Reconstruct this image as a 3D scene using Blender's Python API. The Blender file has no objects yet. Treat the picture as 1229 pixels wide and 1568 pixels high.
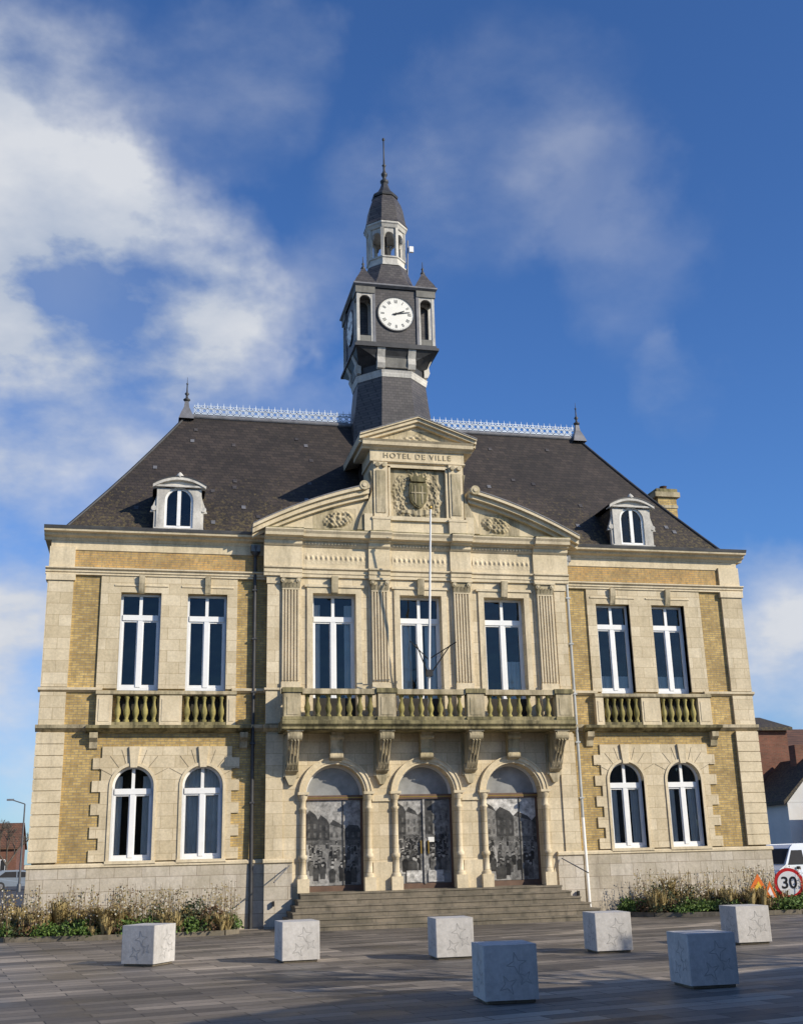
import bpy, math, random
from math import sin,cos,pi,radians
from mathutils import Vector, Matrix, noise
random.seed(7)
SC=bpy.context.scene
# ------------------------------------------------------------------ materials
def nt_new(name):
    m=bpy.data.materials.new(name); m.use_nodes=True
    nt=m.node_tree; b=nt.nodes['Principled BSDF']
    return m,nt,b
def N(nt,t,**k):
    n=nt.nodes.new(t)
    for a,v in k.items():
        if a.startswith('i_'):
            key=a[2:]; key=int(key) if key.isdigit() else key.replace('_',' ')
            s=n.inputs[key]
            if hasattr(v,'is_output'): nt.links.new(v,s)
            else: s.default_value=v
        else: setattr(n,a,v)
    return n
def rgb(c): return (c[0],c[1],c[2],1)
def mixc(nt,f,a,b,bt='MIX'):
    n=nt.nodes.new('ShaderNodeMix'); n.data_type='RGBA'; n.blend_type=bt
    for s,v in ((n.inputs[0],f),(n.inputs[6],a),(n.inputs[7],b)):
        if hasattr(v,'is_output'): nt.links.new(v,s)
        else: s.default_value=rgb(v) if isinstance(v,tuple) and len(v)==3 else v
    return n.outputs[2]
def ramp(nt,f,p0,p1,c0=(0,0,0),c1=(1,1,1)):
    r=nt.nodes.new('ShaderNodeValToRGB'); r.color_ramp.elements[0].position=p0;r.color_ramp.elements[1].position=p1
    r.color_ramp.elements[0].color=rgb(c0);r.color_ramp.elements[1].color=rgb(c1)
    nt.links.new(f,r.inputs[0]); return r.outputs[0]
def noi(nt,vec,scale,detail=5,rough=.6):
    n=N(nt,'ShaderNodeTexNoise',i_Scale=scale,i_Detail=detail,i_Roughness=rough); nt.links.new(vec,n.inputs['Vector']); return n.outputs[0]
def coords(nt):
    return N(nt,'ShaderNodeTexCoord').outputs['Object']
def wallvec(nt,co,ky=1.0,sc=1.0):
    s=N(nt,'ShaderNodeSeparateXYZ'); nt.links.new(co,s.inputs[0])
    a=N(nt,'ShaderNodeMath',operation='MULTIPLY_ADD'); nt.links.new(s.outputs[1],a.inputs[0]); a.inputs[1].default_value=ky; nt.links.new(s.outputs[0],a.inputs[2])
    c=N(nt,'ShaderNodeCombineXYZ'); nt.links.new(a.outputs[0],c.inputs[0]); nt.links.new(s.outputs[2],c.inputs[1])
    return c.outputs[0]
def mapv(nt,co,s):
    m=N(nt,'ShaderNodeMapping'); m.inputs['Scale'].default_value=s; nt.links.new(co,m.inputs[0]); return m.outputs[0]
def bump(nt,b,h,st,dist=.02):
    n=N(nt,'ShaderNodeBump',i_Strength=st,i_Distance=dist); nt.links.new(h,n.inputs['Height']); nt.links.new(n.outputs[0],b.inputs['Normal'])
def m_stone(name,c1,c2,dirt=(.10,.09,.06),amt=.5,joint=None,jc=(.2,.17,.12),rough=.85,lo=.5,hi=.75):
    m,nt,b=nt_new(name); co=coords(nt)
    n1=noi(nt,co,1.1,5,.65); base=mixc(nt,ramp(nt,n1,.35,.65),c1,c2)
    n0=noi(nt,co,14,4,.7); base=mixc(nt,.5,base,ramp(nt,n0,.25,.75,(.62,.62,.62),(1.25,1.25,1.25)),'MULTIPLY')
    h=n0
    if joint:
        w,hh,ms=joint
        br=N(nt,'ShaderNodeTexBrick',i_Scale=1.0,i_Color1=(1,1,1,1),i_Color2=(.78,.75,.68,1),i_Mortar=rgb(jc),i_Mortar_Size=ms,i_Brick_Width=w,i_Row_Height=hh)
        br.inputs['Mortar Smooth'].default_value=.2
        nt.links.new(wallvec(nt,co),br.inputs['Vector'])
        base=mixc(nt,.85,base,br.outputs[0],'MULTIPLY')
    st=noi(nt,mapv(nt,co,(3.2,3.2,.45)),1.0,5,.7)
    f=ramp(nt,st,lo,hi)
    fm=N(nt,'ShaderNodeMath',operation='MULTIPLY'); nt.links.new(f,fm.inputs[0]); fm.inputs[1].default_value=amt
    base=mixc(nt,fm.outputs[0],base,dirt)
    nt.links.new(base,b.inputs['Base Color']); b.inputs['Roughness'].default_value=rough
    bump(nt,b,h,.35,.01)
    return m
def m_brick(name,c1,c2,mort,w=.23,h=.075,ms=.008,dirt=(.12,.09,.05),amt=.35):
    m,nt,b=nt_new(name); co=coords(nt)
    br=N(nt,'ShaderNodeTexBrick',i_Scale=1.0,i_Color1=rgb(c1),i_Color2=rgb(c2),i_Mortar=rgb(mort),i_Mortar_Size=ms,i_Brick_Width=w,i_Row_Height=h)
    br.inputs['Bias'].default_value=-.1
    nt.links.new(wallvec(nt,co),br.inputs['Vector'])
    n1=noi(nt,co,.9,6,.7)
    base=mixc(nt,1.0,br.outputs[0],ramp(nt,n1,.3,.7,(.62,.58,.54),(1.25,1.19,1.08)),'MULTIPLY')
    n2=noi(nt,mapv(nt,co,(5,5,2.5)),1.6,7,.75)
    f=ramp(nt,n2,.46,.64); fm=N(nt,'ShaderNodeMath',operation='MULTIPLY'); nt.links.new(f,fm.inputs[0]); fm.inputs[1].default_value=amt
    base=mixc(nt,fm.outputs[0],base,dirt)
    nt.links.new(base,b.inputs['Base Color']); b.inputs['Roughness'].default_value=.9
    bump(nt,b,br.outputs[1],-.7,.008)
    return m
def m_slate(name,c1,c2,mort,moss=.5,w=.24,h=.13,kz=1.0,rough=.55):
    m,nt,b=nt_new(name); co=coords(nt)
    br=N(nt,'ShaderNodeTexBrick',i_Scale=1.0,i_Color1=rgb(c1),i_Color2=rgb(c2),i_Mortar=rgb(mort),i_Mortar_Size=.008,i_Brick_Width=w,i_Row_Height=h)
    nt.links.new(wallvec(nt,co,.6),br.inputs['Vector'])
    n1=noi(nt,co,.6,7,.7)
    base=mixc(nt,1.0,br.outputs[0],ramp(nt,n1,.3,.7,(.6,.56,.54),(1.6,1.45,1.3)),'MULTIPLY')
    n2=noi(nt,co,9,6,.8); s=N(nt,'ShaderNodeSeparateXYZ'); nt.links.new(co,s.inputs[0])
    zf=N(nt,'ShaderNodeMapRange',i_1=12.0,i_2=15.0,i_3=.12,i_4=0.0); nt.links.new(s.outputs[2],zf.inputs[0])
    ad=N(nt,'ShaderNodeMath',operation='ADD'); nt.links.new(n2,ad.inputs[0]); nt.links.new(zf.outputs[0],ad.inputs[1])
    f=ramp(nt,ad.outputs[0],.60,.68); fm=N(nt,'ShaderNodeMath',operation='MULTIPLY'); nt.links.new(f,fm.inputs[0]); fm.inputs[1].default_value=moss
    base=mixc(nt,fm.outputs[0],base,(.13,.10,.04))
    nt.links.new(base,b.inputs['Base Color']); b.inputs['Roughness'].default_value=rough
    bump(nt,b,br.outputs[1],-.6,.012)
    return m
def m_plain(name,c,rough=.6,metal=0,var=.25,scale=6,bmp=.1,spec=None):
    m,nt,b=nt_new(name); co=coords(nt)
    n=noi(nt,co,scale,4,.65)
    nt.links.new(mixc(nt,1.0,c,ramp(nt,n,.3,.7,(1-var,)*3,(1+var,)*3),'MULTIPLY'),b.inputs['Base Color'])
    b.inputs['Roughness'].default_value=rough; b.inputs['Metallic'].default_value=metal
    if spec is not None: b.inputs['Specular IOR Level'].default_value=spec
    if bmp: bump(nt,b,n,bmp,.01)
    return m
M={}
M['stone']=m_stone('limestone',(.72,.61,.42),(.58,.485,.32),amt=.42)
M['ashlar']=m_stone('limestone_ashlar',(.74,.635,.45),(.61,.515,.35),amt=.28,joint=(.75,.36,.007),jc=(.50,.44,.34))
M['stone2']=m_stone('limestone_weathered',(.58,.49,.33),(.40,.335,.20),dirt=(.075,.065,.035),amt=.75,lo=.45,hi=.66)
M['mossy']=m_stone('limestone_mossy',(.38,.32,.17),(.22,.19,.085),dirt=(.05,.045,.02),amt=.85,lo=.42,hi=.6)
M['balu']=m_stone('baluster_lichen',(.44,.37,.13),(.26,.225,.065),dirt=(.07,.065,.02),amt=.7,lo=.42,hi=.6)
M['recess']=m_plain('recess_shade',(.035,.031,.024),.9,0,.3,3)  # near-black colour puts the shade behind the balusters into the surface
M['plinth']=m_stone('plinth_stone',(.60,.54,.45),(.48,.43,.34),dirt=(.18,.15,.11),amt=.6,joint=(.8,.38,.009),jc=(.40,.35,.30))
M['step']=m_stone('step_stone',(.24,.20,.145),(.14,.12,.085),dirt=(.045,.042,.03),amt=.8)
M['brick']=m_brick('yellow_brick',(.60,.445,.17),(.38,.26,.09),(.34,.28,.18),ms=.013,amt=.55,dirt=(.17,.13,.06))
M['brick2']=m_brick('orange_brick',(.58,.37,.13),(.44,.33,.14),(.36,.28,.18),ms=.012,amt=.5)
M['redbrick']=m_brick('red_brick',(.22,.08,.05),(.15,.055,.035),(.15,.12,.10))
M['slate']=m_slate('roof_slate',(.040,.033,.030),(.020,.017,.017),(.007,.006,.006),moss=.7,rough=.75)
M['slate2']=m_slate('tower_slate',(.080,.078,.080),(.050,.049,.053),(.022,.022,.023),moss=0,w=.2,h=.11)
M['lead']=m_plain('lead',(.16,.16,.17),.55,.2,.3,3)
M['leadd']=m_plain('lead_dark',(.05,.05,.052),.55,.2,.3,3)
M['white']=m_plain('white_paint',(.80,.80,.78),.4,0,.05,3,0)
M['tstone']=m_stone('tower_stone',(.66,.63,.56),(.44,.42,.38),dirt=(.14,.13,.12),amt=.65)
M['grime']=m_stone('grimy_stone',(.26,.25,.22),(.15,.145,.13),dirt=(.06,.06,.055),amt=.6)
M['zinc']=m_plain('zinc_gutter',(.13,.13,.13),.5,.4,.3,2)
M['pipe']=m_plain('downpipe_paint',(.38,.40,.40),.5,0,.15,2)
M['black']=m_plain('black_iron',(.02,.02,.02),.5,.3,.2,3)
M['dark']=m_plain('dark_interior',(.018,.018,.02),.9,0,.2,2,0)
M['cream']=m_plain('clock_face',(.82,.80,.72),.5,0,.04,3,0)
M['crest']=m_plain('cresting_paint',(.50,.56,.63),.5,.1,.15,3,0)
M['block']=m_stone('bollard_granite',(.56,.54,.51),(.47,.45,.42),dirt=(.25,.24,.22),amt=.4)
M['blockd']=m_plain('engraving',(.34,.33,.31),.8,0,.2,20)
M['gold']=m_plain('brass',(.45,.30,.08),.35,.8,.1,4,0)
M['curtain']=m_plain('curtain',(.74,.74,.71),.9,0,.12,2,0)
M['wood']=m_plain('door_wood',(.12,.07,.045),.6,0,.3,3)
M['red']=m_plain('sign_red',(.55,.02,.02),.4,0,.05,3,0)
M['orange']=m_plain('sign_orange',(.75,.17,.02),.5,0,.05,3,0)
M['yellow']=m_plain('sign_yellow',(.80,.52,.04),.5,0,.05,3,0)
M['tile']=m_brick('clay_tile',(.19,.085,.05),(.13,.06,.04),(.05,.03,.02),w=.3,h=.2,ms=.02)
M['render']=m_plain('white_render',(.62,.61,.58),.9,0,.12,.6)
M['bark']=m_plain('bark',(.10,.08,.06),.9,0,.3,4)
M['tyre']=m_plain('tyre',(.02,.02,.02),.8,0,.1,3,0)
for i,v in enumerate((.02,.05,.10,.18,.30,.46)): M['ph%d'%i]=m_plain('print_grey_%d'%i,(v,v*.985,v*.94),.3,0,.6,7,0)
def m_glass():
    m,nt,b=nt_new('window_glass'); nt.nodes.remove(b); out=nt.nodes['Material Output']
    co=coords(nt); n=noi(nt,co,1.3,2,.5); bp=N(nt,'ShaderNodeBump',i_Strength=.3,i_Distance=.06); nt.links.new(n,bp.inputs['Height'])
    g=N(nt,'ShaderNodeBsdfGlossy',i_Roughness=.02,i_Color=(.9,.9,.88,1)); nt.links.new(bp.outputs[0],g.inputs['Normal'])
    t=N(nt,'ShaderNodeBsdfTransparent',i_Color=(.80,.82,.81,1))
    fr=N(nt,'ShaderNodeFresnel',i_IOR=1.5); mx=N(nt,'ShaderNodeMixShader'); 
    ad=N(nt,'ShaderNodeMath',operation='MULTIPLY_ADD'); nt.links.new(fr.outputs[0],ad.inputs[0]); ad.inputs[1].default_value=1.0; ad.inputs[2].default_value=.01
    nt.links.new(ad.outputs[0],mx.inputs[0]); nt.links.new(t.outputs[0],mx.inputs[1]); nt.links.new(g.outputs[0],mx.inputs[2]); nt.links.new(mx.outputs[0],out.inputs[0])
    return m
M['glass']=m_glass()
M['greyglass']=m_plain('frosted_glass',(.27,.275,.27),.2,0,.3,1.4,0)
def m_pave():
    m,nt,b=nt_new('plaza_paving'); co=coords(nt)
    mp=N(nt,'ShaderNodeMapping'); mp.inputs['Rotation'].default_value=(0,0,radians(-10)); nt.links.new(co,mp.inputs[0])
    br=N(nt,'ShaderNodeTexBrick',i_Scale=1.0,i_Color1=(.28,.25,.215,1),i_Color2=(.105,.095,.085,1),i_Mortar=(.035,.032,.03,1),i_Mortar_Size=.012,i_Brick_Width=1.3,i_Row_Height=.36)
    nt.links.new(mp.outputs[0],br.inputs['Vector'])
    wv=N(nt,'ShaderNodeTexBrick',i_Scale=1.0,i_Color1=(1.5,1.45,1.36,1),i_Color2=(.45,.45,.46,1),i_Mortar=(.8,.8,.8,1),i_Mortar_Size=0.0,i_Brick_Width=11.7,i_Row_Height=1.08); nt.links.new(mp.outputs[0],wv.inputs['Vector'])  # broad bands paint strips of sunlight and shade over the slab tones
    n=noi(nt,co,.45,6,.65); n2=noi(nt,co,12,4,.7)
    a=mixc(nt,.9,br.outputs[0],wv.outputs[0],'MULTIPLY')
    a=mixc(nt,1.0,a,ramp(nt,n,.3,.7,(.58,.58,.60),(1.35,1.3,1.22)),'MULTIPLY')
    a=mixc(nt,.5,a,ramp(nt,n2,.3,.7,(.7,.7,.7),(1.3,1.3,1.3)),'MULTIPLY')
    nt.links.new(a,b.inputs['Base Color'])
    rr=ramp(nt,n,.38,.62,(.45,)*3,(.8,)*3); nt.links.new(rr,b.inputs['Roughness'])
    bump(nt,b,br.outputs[1],-.4,.006)
    return m
M['pave']=m_pave()
M['asphalt']=m_plain('asphalt',(.055,.055,.057),.85,0,.25,3)
M['soil']=m_plain('soil',(.06,.045,.03),.95,0,.4,6)
def m_leaf(name,c,c2):
    m,nt,b=nt_new(name); co=coords(nt)
    n=noi(nt,co,5,4,.7)
    nt.links.new(mixc(nt,ramp(nt,n,.35,.65),c,c2),b.inputs['Base Color']); b.inputs['Roughness'].default_value=.7
    return m
M['leaf']=m_leaf('leaf_green',(.06,.12,.018),(.11,.17,.03))
M['leafd']=m_leaf('leaf_dark',(.028,.045,.015),(.055,.07,.025))
M['straw']=m_leaf('straw',(.40,.31,.13),(.24,.18,.075))
M['rust']=m_leaf('rust_leaf',(.15,.08,.04),(.09,.065,.035))
M['flower']=m_plain('flower_white',(.6,.57,.48),.8,0,.1,3,0)
# ------------------------------------------------------------------ builder
def empty(name,loc=(0,0,0),rz=0):
    e=bpy.data.objects.new(name,None); SC.collection.objects.link(e); e.location=loc; e.rotation_euler=(0,0,rz); return e
class B:
    def __init__(s): s.v=[];s.f=[];s.m=[];s.ms=[];s.sm=[]
    def mi(s,k):
        if k not in s.ms: s.ms.append(k)
        return s.ms.index(k)
    def add(s,vs,fs,k,smooth=False):
        o=len(s.v); s.v+= [tuple(p) for p in vs]; i=s.mi(k)
        for f in fs: s.f.append([o+j for j in f]); s.m.append(i); s.sm.append(smooth)
    def box(s,x0,x1,y0,y1,z0,z1,k):
        if x0>x1:x0,x1=x1,x0
        if y0>y1:y0,y1=y1,y0
        s.add([(x0,y0,z0),(x1,y0,z0),(x1,y1,z0),(x0,y1,z0),(x0,y0,z1),(x1,y0,z1),(x1,y1,z1),(x0,y1,z1)],
              [(0,3,2,1),(4,5,6,7),(0,1,5,4),(1,2,6,5),(2,3,7,6),(3,0,4,7)],k)
    def ext(s,poly,ax,a,b,k,caps=True,smooth=False):
        def P(p,t):
            return {'x':(t,p[0],p[1]),'y':(p[0],t,p[1]),'z':(p[0],p[1],t)}[ax]
        n=len(poly); vs=[P(p,a) for p in poly]+[P(p,b) for p in poly]
        s.add(vs,[(i,(i+1)%n,n+(i+1)%n,n+i) for i in range(n)],k,smooth)
        if caps: s.add(vs,[tuple(range(n))[::-1],tuple(range(n,2*n))],k)
    def loft(s,rings,k,cap0=False,cap1=True,smooth=False):
        n=len(rings[0]); vs=[p for r in rings for p in r]; fs=[]
        for j in range(len(rings)-1):
            for i in range(n): fs.append((j*n+i,j*n+(i+1)%n,(j+1)*n+(i+1)%n,(j+1)*n+i))
        s.add(vs,fs,k,smooth)
        if cap0: s.add(rings[0],[tuple(range(n))[::-1]],k)
        if cap1: s.add(rings[-1],[tuple(range(n))],k)
    def lathe(s,prof,cx,cy,k,n=10,ph=0,smooth=True):
        s.loft([[(cx+r*cos(ph+2*pi*i/n),cy+r*sin(ph+2*pi*i/n),z) for i in range(n)] for r,z in prof],k,True,True,smooth)
    def tube(s,p0,p1,r,k,n=8,r2=None):
        p0=Vector(p0);p1=Vector(p1);d=(p1-p0).normalized()
        a=d.orthogonal().normalized(); b=d.cross(a); r2=r if r2 is None else r2
        s.loft([[p+a*(q*cos(2*pi*i/n))+b*(q*sin(2*pi*i/n)) for i in range(n)] for p,q in((p0,r),(p1,r2))],k,True,True,True)
    def spandrel(s,xc,r,zs,zt,y0,y1,k,n=20,reveal=None):
        a=[(xc+r*cos(pi-pi*i/n),zs+r*sin(pi-pi*i/n)) for i in range(n+1)]
        for i in range(n):
            (xa,za),(xb,zb)=a[i],a[i+1]
            s.add([(xa,y0,za),(xb,y0,zb),(xb,y0,zt),(xa,y0,zt)],[(0,1,2,3)],k)
            s.add([(xa,y0,za),(xb,y0,zb),(xb,y1,zb),(xa,y1,za)],[(0,3,2,1)],reveal or k)
    def ring(s,xc,zs,r0,r1,y0,y1,k,n=24,a0=0,a1=pi):
        for i in range(n):
            t0=a0+(a1-a0)*i/n;t1=a0+(a1-a0)*(i+1)/n
            q=[(xc+r*cos(t),zs+r*sin(t)) for t,r in((t0,r0),(t0,r1),(t1,r1),(t1,r0))]
            s.add([(x,y0,z) for x,z in q],[(0,3,2,1)][:1],k)
            s.add([(q[1][0],y0,q[1][1]),(q[2][0],y0,q[2][1]),(q[2][0],y1,q[2][1]),(q[1][0],y1,q[1][1])],[(0,1,2,3)],k)
            s.add([(q[0][0],y0,q[0][1]),(q[3][0],y0,q[3][1]),(q[3][0],y1,q[3][1]),(q[0][0],y1,q[0][1])],[(0,1,2,3)],k)
    def wall(s,x0,x1,z0,z1,ops,y0,y1,k):
        xs=sorted({x0,x1,*[o[0] for o in ops],*[o[1] for o in ops]});zs=sorted({z0,z1,*[o[2] for o in ops],*[o[3] for o in ops]})
        xs=[x for x in xs if x0<=x<=x1]; zs=[z for z in zs if z0<=z<=z1]
        for i in range(len(xs)-1):
            for j in range(len(zs)-1):
                cx=(xs[i]+xs[i+1])/2;cz=(zs[j]+zs[j+1])/2
                if any(o[0]<cx<o[1] and o[2]<cz<o[3] for o in ops): continue
                s.box(xs[i],xs[i+1],y0,y1,zs[j],zs[j+1],k)
    def relief(s,x0,x1,z0,z1,y,fn,k,nx=60,nz=60):
        vs=[];fs=[]
        for j in range(nz+1):
            for i in range(nx+1):
                x=x0+(x1-x0)*i/nx;z=z0+(z1-z0)*j/nz; vs.append((x,y-fn(x,z),z))
        for j in range(nz):
            for i in range(nx):
                a=j*(nx+1)+i; fs.append((a,a+1,a+nx+2,a+nx+1))
        s.add(vs,fs,k,True)
    def done(s,name,parent=None,bevel=0):
        me=bpy.data.meshes.new(name); me.from_pydata(s.v,[],s.f); 
        for k in s.ms: me.materials.append(M[k])
        me.polygons.foreach_set('material_index',s.m); me.polygons.foreach_set('use_smooth',s.sm); me.update()
        o=bpy.data.objects.new(name,me); SC.collection.objects.link(o)
        if parent: o.parent=parent
        if bevel:
            bm_=o.modifiers.new('b','BEVEL'); bm_.width=bevel; bm_.segments=2; bm_.limit_method='ANGLE'
        return o
GZ=-.42
H=empty('town_hall')
SG=(-1,1)
BP=[(.075,0),(.075,.05),(.045,.08),(.06,.14),(.088,.22),(.085,.30),(.05,.42),(.038,.5),(.05,.54),(.05,.57),(.07,.6),(.07,.66)]
def balusters(b,x0,x1,y,z,hh,n,k):
    for i in range(n):
        x=x0+(x1-x0)*(i+.5)/n
        b.lathe([(r*1.12,z+q/.66*hh) for r,q in BP],x,y,k,10)
def cornice(b,x0,x1,yw,z0,prof,k,yb=None):
    pts=[(yw-o,z0+z) for o,z in prof]; yb=yw+.05 if yb is None else yb
    b.ext([(yb,z0+prof[0][1])]+pts+[(yb,z0+prof[-1][1])],'x',x0,x1,k)
# ------------------------------------------------------------------ windows
def window(b,g,cu,xc,hw,z0,zt,y,arch=False,zs=None,transom=None,curt=0,frame='white',dormer=False):
    f=.075
    ztop=zs if arch else zt
    b.box(xc-hw,xc-hw+f,y,y+.08,z0,ztop,frame); b.box(xc+hw-f,xc+hw,y,y+.08,z0,ztop,frame)
    b.box(xc-hw+f,xc+hw-f,y,y+.08,z0,z0+f*1.3,frame)
    if not arch: b.box(xc-hw+f,xc+hw-f,y,y+.08,zt-f,zt,frame)
    else: b.ring(xc,zs,hw-f,hw,y,y+.08,frame)
    if transom: b.box(xc-hw+f,xc+hw-f,y-.03,y+.08,transom-.085,transom+.085,frame)
    top=transom-.085 if transom else ztop-f
    if dormer:
        b.box(xc-.06,xc+.06,y-.02,y+.07,z0+f*1.3,zs+hw-f,frame)
    else:
        b.box(xc-.075,xc+.075,y-.02,y+.07,z0+f*1.3,top,frame)
        for s in SG:
            xa=xc+s*.075; xb=xc+s*(hw-f)
            b.box(xa,xa+s*.035,y+.01,y+.07,z0+f*1.3,top,frame); b.box(xb-s*.05,xb,y+.01,y+.07,z0+f*1.3,top,frame)
            b.box(xa+s*.035,xb-s*.05,y+.01,y+.07,z0+f*1.3,z0+f*2.3,frame); b.box(xa+s*.035,xb-s*.05,y+.01,y+.07,top-.05,top,frame)
    if transom:
        zz=(zs+hw-f) if arch else zt-f
        b.box(xc-.05,xc+.05,y-.01,y+.07,transom+.085,zz,frame)
    if arch:
        n=16; pts=[(xc-hw,y+.045,z0),(xc+hw,y+.045,z0)]+[(xc+hw*cos(pi*i/n),y+.045,zs+hw*sin(pi*i/n)) for i in range(n+1)]
        g.add(pts,[tuple(range(len(pts)))],'glass')
    else: g.add([(xc-hw,y+.045,z0),(xc+hw,y+.045,z0),(xc+hw,y+.045,zt),(xc-hw,y+.045,zt)],[(0,1,2,3)],'glass')
    zc=zs+hw if arch else zt
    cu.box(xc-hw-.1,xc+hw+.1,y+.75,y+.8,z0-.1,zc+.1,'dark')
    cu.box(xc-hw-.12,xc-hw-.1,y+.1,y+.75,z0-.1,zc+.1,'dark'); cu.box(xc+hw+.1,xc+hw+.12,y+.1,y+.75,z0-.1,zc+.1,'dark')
    def curtain(xa,xb,za,zb,dy=.12):
        n=max(4,int((xb-xa)/.035)); vs=[]
        for i in range(n+1):
            x=xa+(xb-xa)*i/n; yy=y+dy+.03*sin(i*1.9)+.015*sin(i*.7)
            vs+= [(x,yy,za),(x,yy,zb)]
        cu.add(vs,[(2*i,2*i+2,2*i+3,2*i+1) for i in range(n)],'curtain',True)
    if curt==1: curtain(xc-hw+.05,xc-hw+.3,z0,zc-.3); curtain(xc+hw-.32,xc+hw-.05,z0,zc-.3)
    if curt==2: curtain(xc-hw,xc+hw,z0,zc-.1)
    if curt==3: curtain(xc+.1,xc+hw-.02,z0,z0+2.1)
    if curt==4: curtain(xc-hw,xc-.25,z0,zc-.7); curtain(xc+.22,xc+hw-.1,z0,zc-.7)
    if curt==5: curtain(xc-hw+.1,xc+hw-.05,z0,z0+.6)
fr=B(); gl=B(); cu=B()
# ------------------------------------------------------------------ wings
W=B(); S=B(); G=B(); BA=B()
XW=[6.97,9.05]; HW=.625; RG=.615
for s in SG:
    def bx(b,x0,x1,*r): b.box(s*x0,s*x1,*r)
    ops=[]
    for xc in XW:
        ops.append((xc-HW,xc+HW,6.7,9.77)); ops.append((xc-HW,xc+HW,5.55,6.7)); ops.append((xc-RG,xc+RG,1.58,3.76+RG))
    o2=[(min(s*a,s*b_),max(s*a,s*b_),c,d) for a,b_,c,d in ops]
    xa,xb=sorted((s*5.0,s*11.85))
    W.wall(xa,xb,1.5,11.5,o2,0,.45,'brick')
    for xc in XW:
        W.spandrel(s*xc,RG,3.76,3.76+RG,0,.4,'brick',16,'stone')
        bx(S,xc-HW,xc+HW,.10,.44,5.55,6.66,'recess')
    bx(S,5.1,11.84,-.012,0.02,10.5,11.12,'brick2')
    for a,b_ in((6.02,6.97-HW),(6.97+HW,9.05-HW),(9.05+HW,10.3)):
        bx(S,a,b_,-.06,.3,6.72,9.77,'ashlar')
    bx(S,6.02,10.3,-.06,.3,9.772,10.3,'ashlar')
    for xc in XW:
        cornice(S,s*xc-HW-.2,s*xc+HW+.2,-.06,9.95,[(.0,0),(.03,.02),(.03,.06),(.0,.08)],'stone')
        S.ext([(-.06,10.32),(-.20,10.32),(-.18,10.05),(-.10,9.8),(-.06,9.74)],'x',s*xc-.09,s*xc+.09,'stone2')
    oo=[o for o in o2 if o[3]<5]
    xa,xb=sorted((s*6.1,s*10.0))
    S.wall(xa,xb,1.6,4.95,oo,-.05,.02,'ashlar')
    for xc in XW:
        S.spandrel(s*xc,RG,3.76,3.76+RG,-.05,.3,'ashlar',20)
        S.ring(s*xc,3.76,RG,RG+.09,-.085,-.05,'stone')
        for ss in SG: S.box(s*xc+ss*RG,s*xc+ss*(RG+.09),-.085,-.05,1.6,3.76,'stone')
        S.ext([(s*xc-.10,4.32),(s*xc+.10,4.32),(s*xc+.16,4.95),(s*xc-.16,4.95)],'y',-.12,-.04,'stone')
        for t in(-62,-38,-19,19,38,62):
            a=radians(90-t); r0,r1=RG+.1,min(1.15,(4.94-3.76)/max(.1,sin(a)))
            p0=(s*xc+r0*cos(a),-.052,3.76+r0*sin(a));p1=(s*xc+r1*cos(a),-.052,3.76+r1*sin(a))
            S.tube(p0,p1,.008,'step',4)
        for ss in SG: S.box(s*xc+ss*RG,s*xc+ss*(RG+.004),-.045,.3,1.6,3.76,'stone')
        S.box(s*xc-RG-.12,s*xc+RG+.12,-.16,.3,1.50,1.61,'stone')
    i=0; z=1.6
    while z<4.9:
        zz=min(z+.335,4.95)
        if i%2==0: bx(S,10.0,10.26,-.05,.02,z,zz-.006,'ashlar'); bx(S,5.86,6.1,-.05,.02,z,zz-.006,'ashlar')
        i+=1; z+=.335
    bx(S,11.15,11.93,-.10,.3,1.6,5.38,'ashlar'); bx(S,11.17,11.93,-.09,.3,5.6,6.6,'ashlar'); bx(S,11.15,11.93,-.10,.3,6.76,10.3,'ashlar')
    bx(S,11.15,11.93,-.10,.3,10.52,11.2,'stone')
    bx(S,11.1,11.99,-.15,.3,10.1,10.3,'stone')
    for j in range(11):
        zz=1.6+j*.343
        bx(S,11.13,11.96,-.125,-.09,zz+.012,zz+.331,'stone')
    bx(S,5.1,11.9,-.04,.3,11.12,11.45,'stone')
    for a,b_ in((10.45,12.0),(5.06,5.55)):
        cornice(S,s*a if s>0 else -b_,s*b_ if s>0 else -a,-.02,5.40,[(.0,0),(.06,.05),(.14,.1),(.16,.2),(.0,.22)],'stone2')
    for a,b_ in((10.1,12.0),(5.06,6.15)):
        cornice(S,s*a if s>0 else -b_,s*b_ if s>0 else -a,-.02,6.60,[(.0,0),(.05,.03),(.12,.06),(.13,.13),(.0,.16)],'stone')
    x0,x1=sorted((s*5.1,s*12.02))
    cornice(S,x0,x1,-.02,10.30,[(.08,0),(.08,.06),(.12,.08),(.12,.14),(.19,.18),(.19,.22),(.0,.24)],'stone')
    x0,x1=sorted((s*5.1,s*12.12))
    cornice(S,x0,x1,-.02,11.42,[(.05,0),(.08,.08),(.24,.12),(.26,.19),(.42,.21),(.44,.28)],'stone')
    cornice(S,x0,x1,-.02,11.701,[(.46,0),(.50,.09),(.47,.10)],'zinc',yb=.4)
    x0,x1=sorted((s*5.55,s*10.52))
    cornice(BA,x0,x1,-.02,5.36,[(.02,0),(.12,.03),(.22,.10),(.34,.12),(.36,.21),(.0,.22)],'mossy')
    for a in(5.75,10.28):
        BA.ext([(0,5.36),(-.28,5.36),(-.26,5.2),(-.12,5.08),(-.07,4.9),(0,4.86)],'x',s*a-.12,s*a+.12,'stone2')
    for a,b_ in((6.02,6.30),(7.68,8.36),(9.78,10.25)):
        bx(BA,a,b_,-.20,.2,5.582,6.50,'stone')
        bx(BA,a+.07,b_-.07,-.215,-.19,5.7,6.38,'stone')
    x0,x1=sorted((s*6.0,s*10.28)); 
    cornice(BA,x0,x1,-.02,6.50,[(.18,0),(.23,.03),(.23,.11),(.16,.14)],'stone2',yb=.1)
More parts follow.
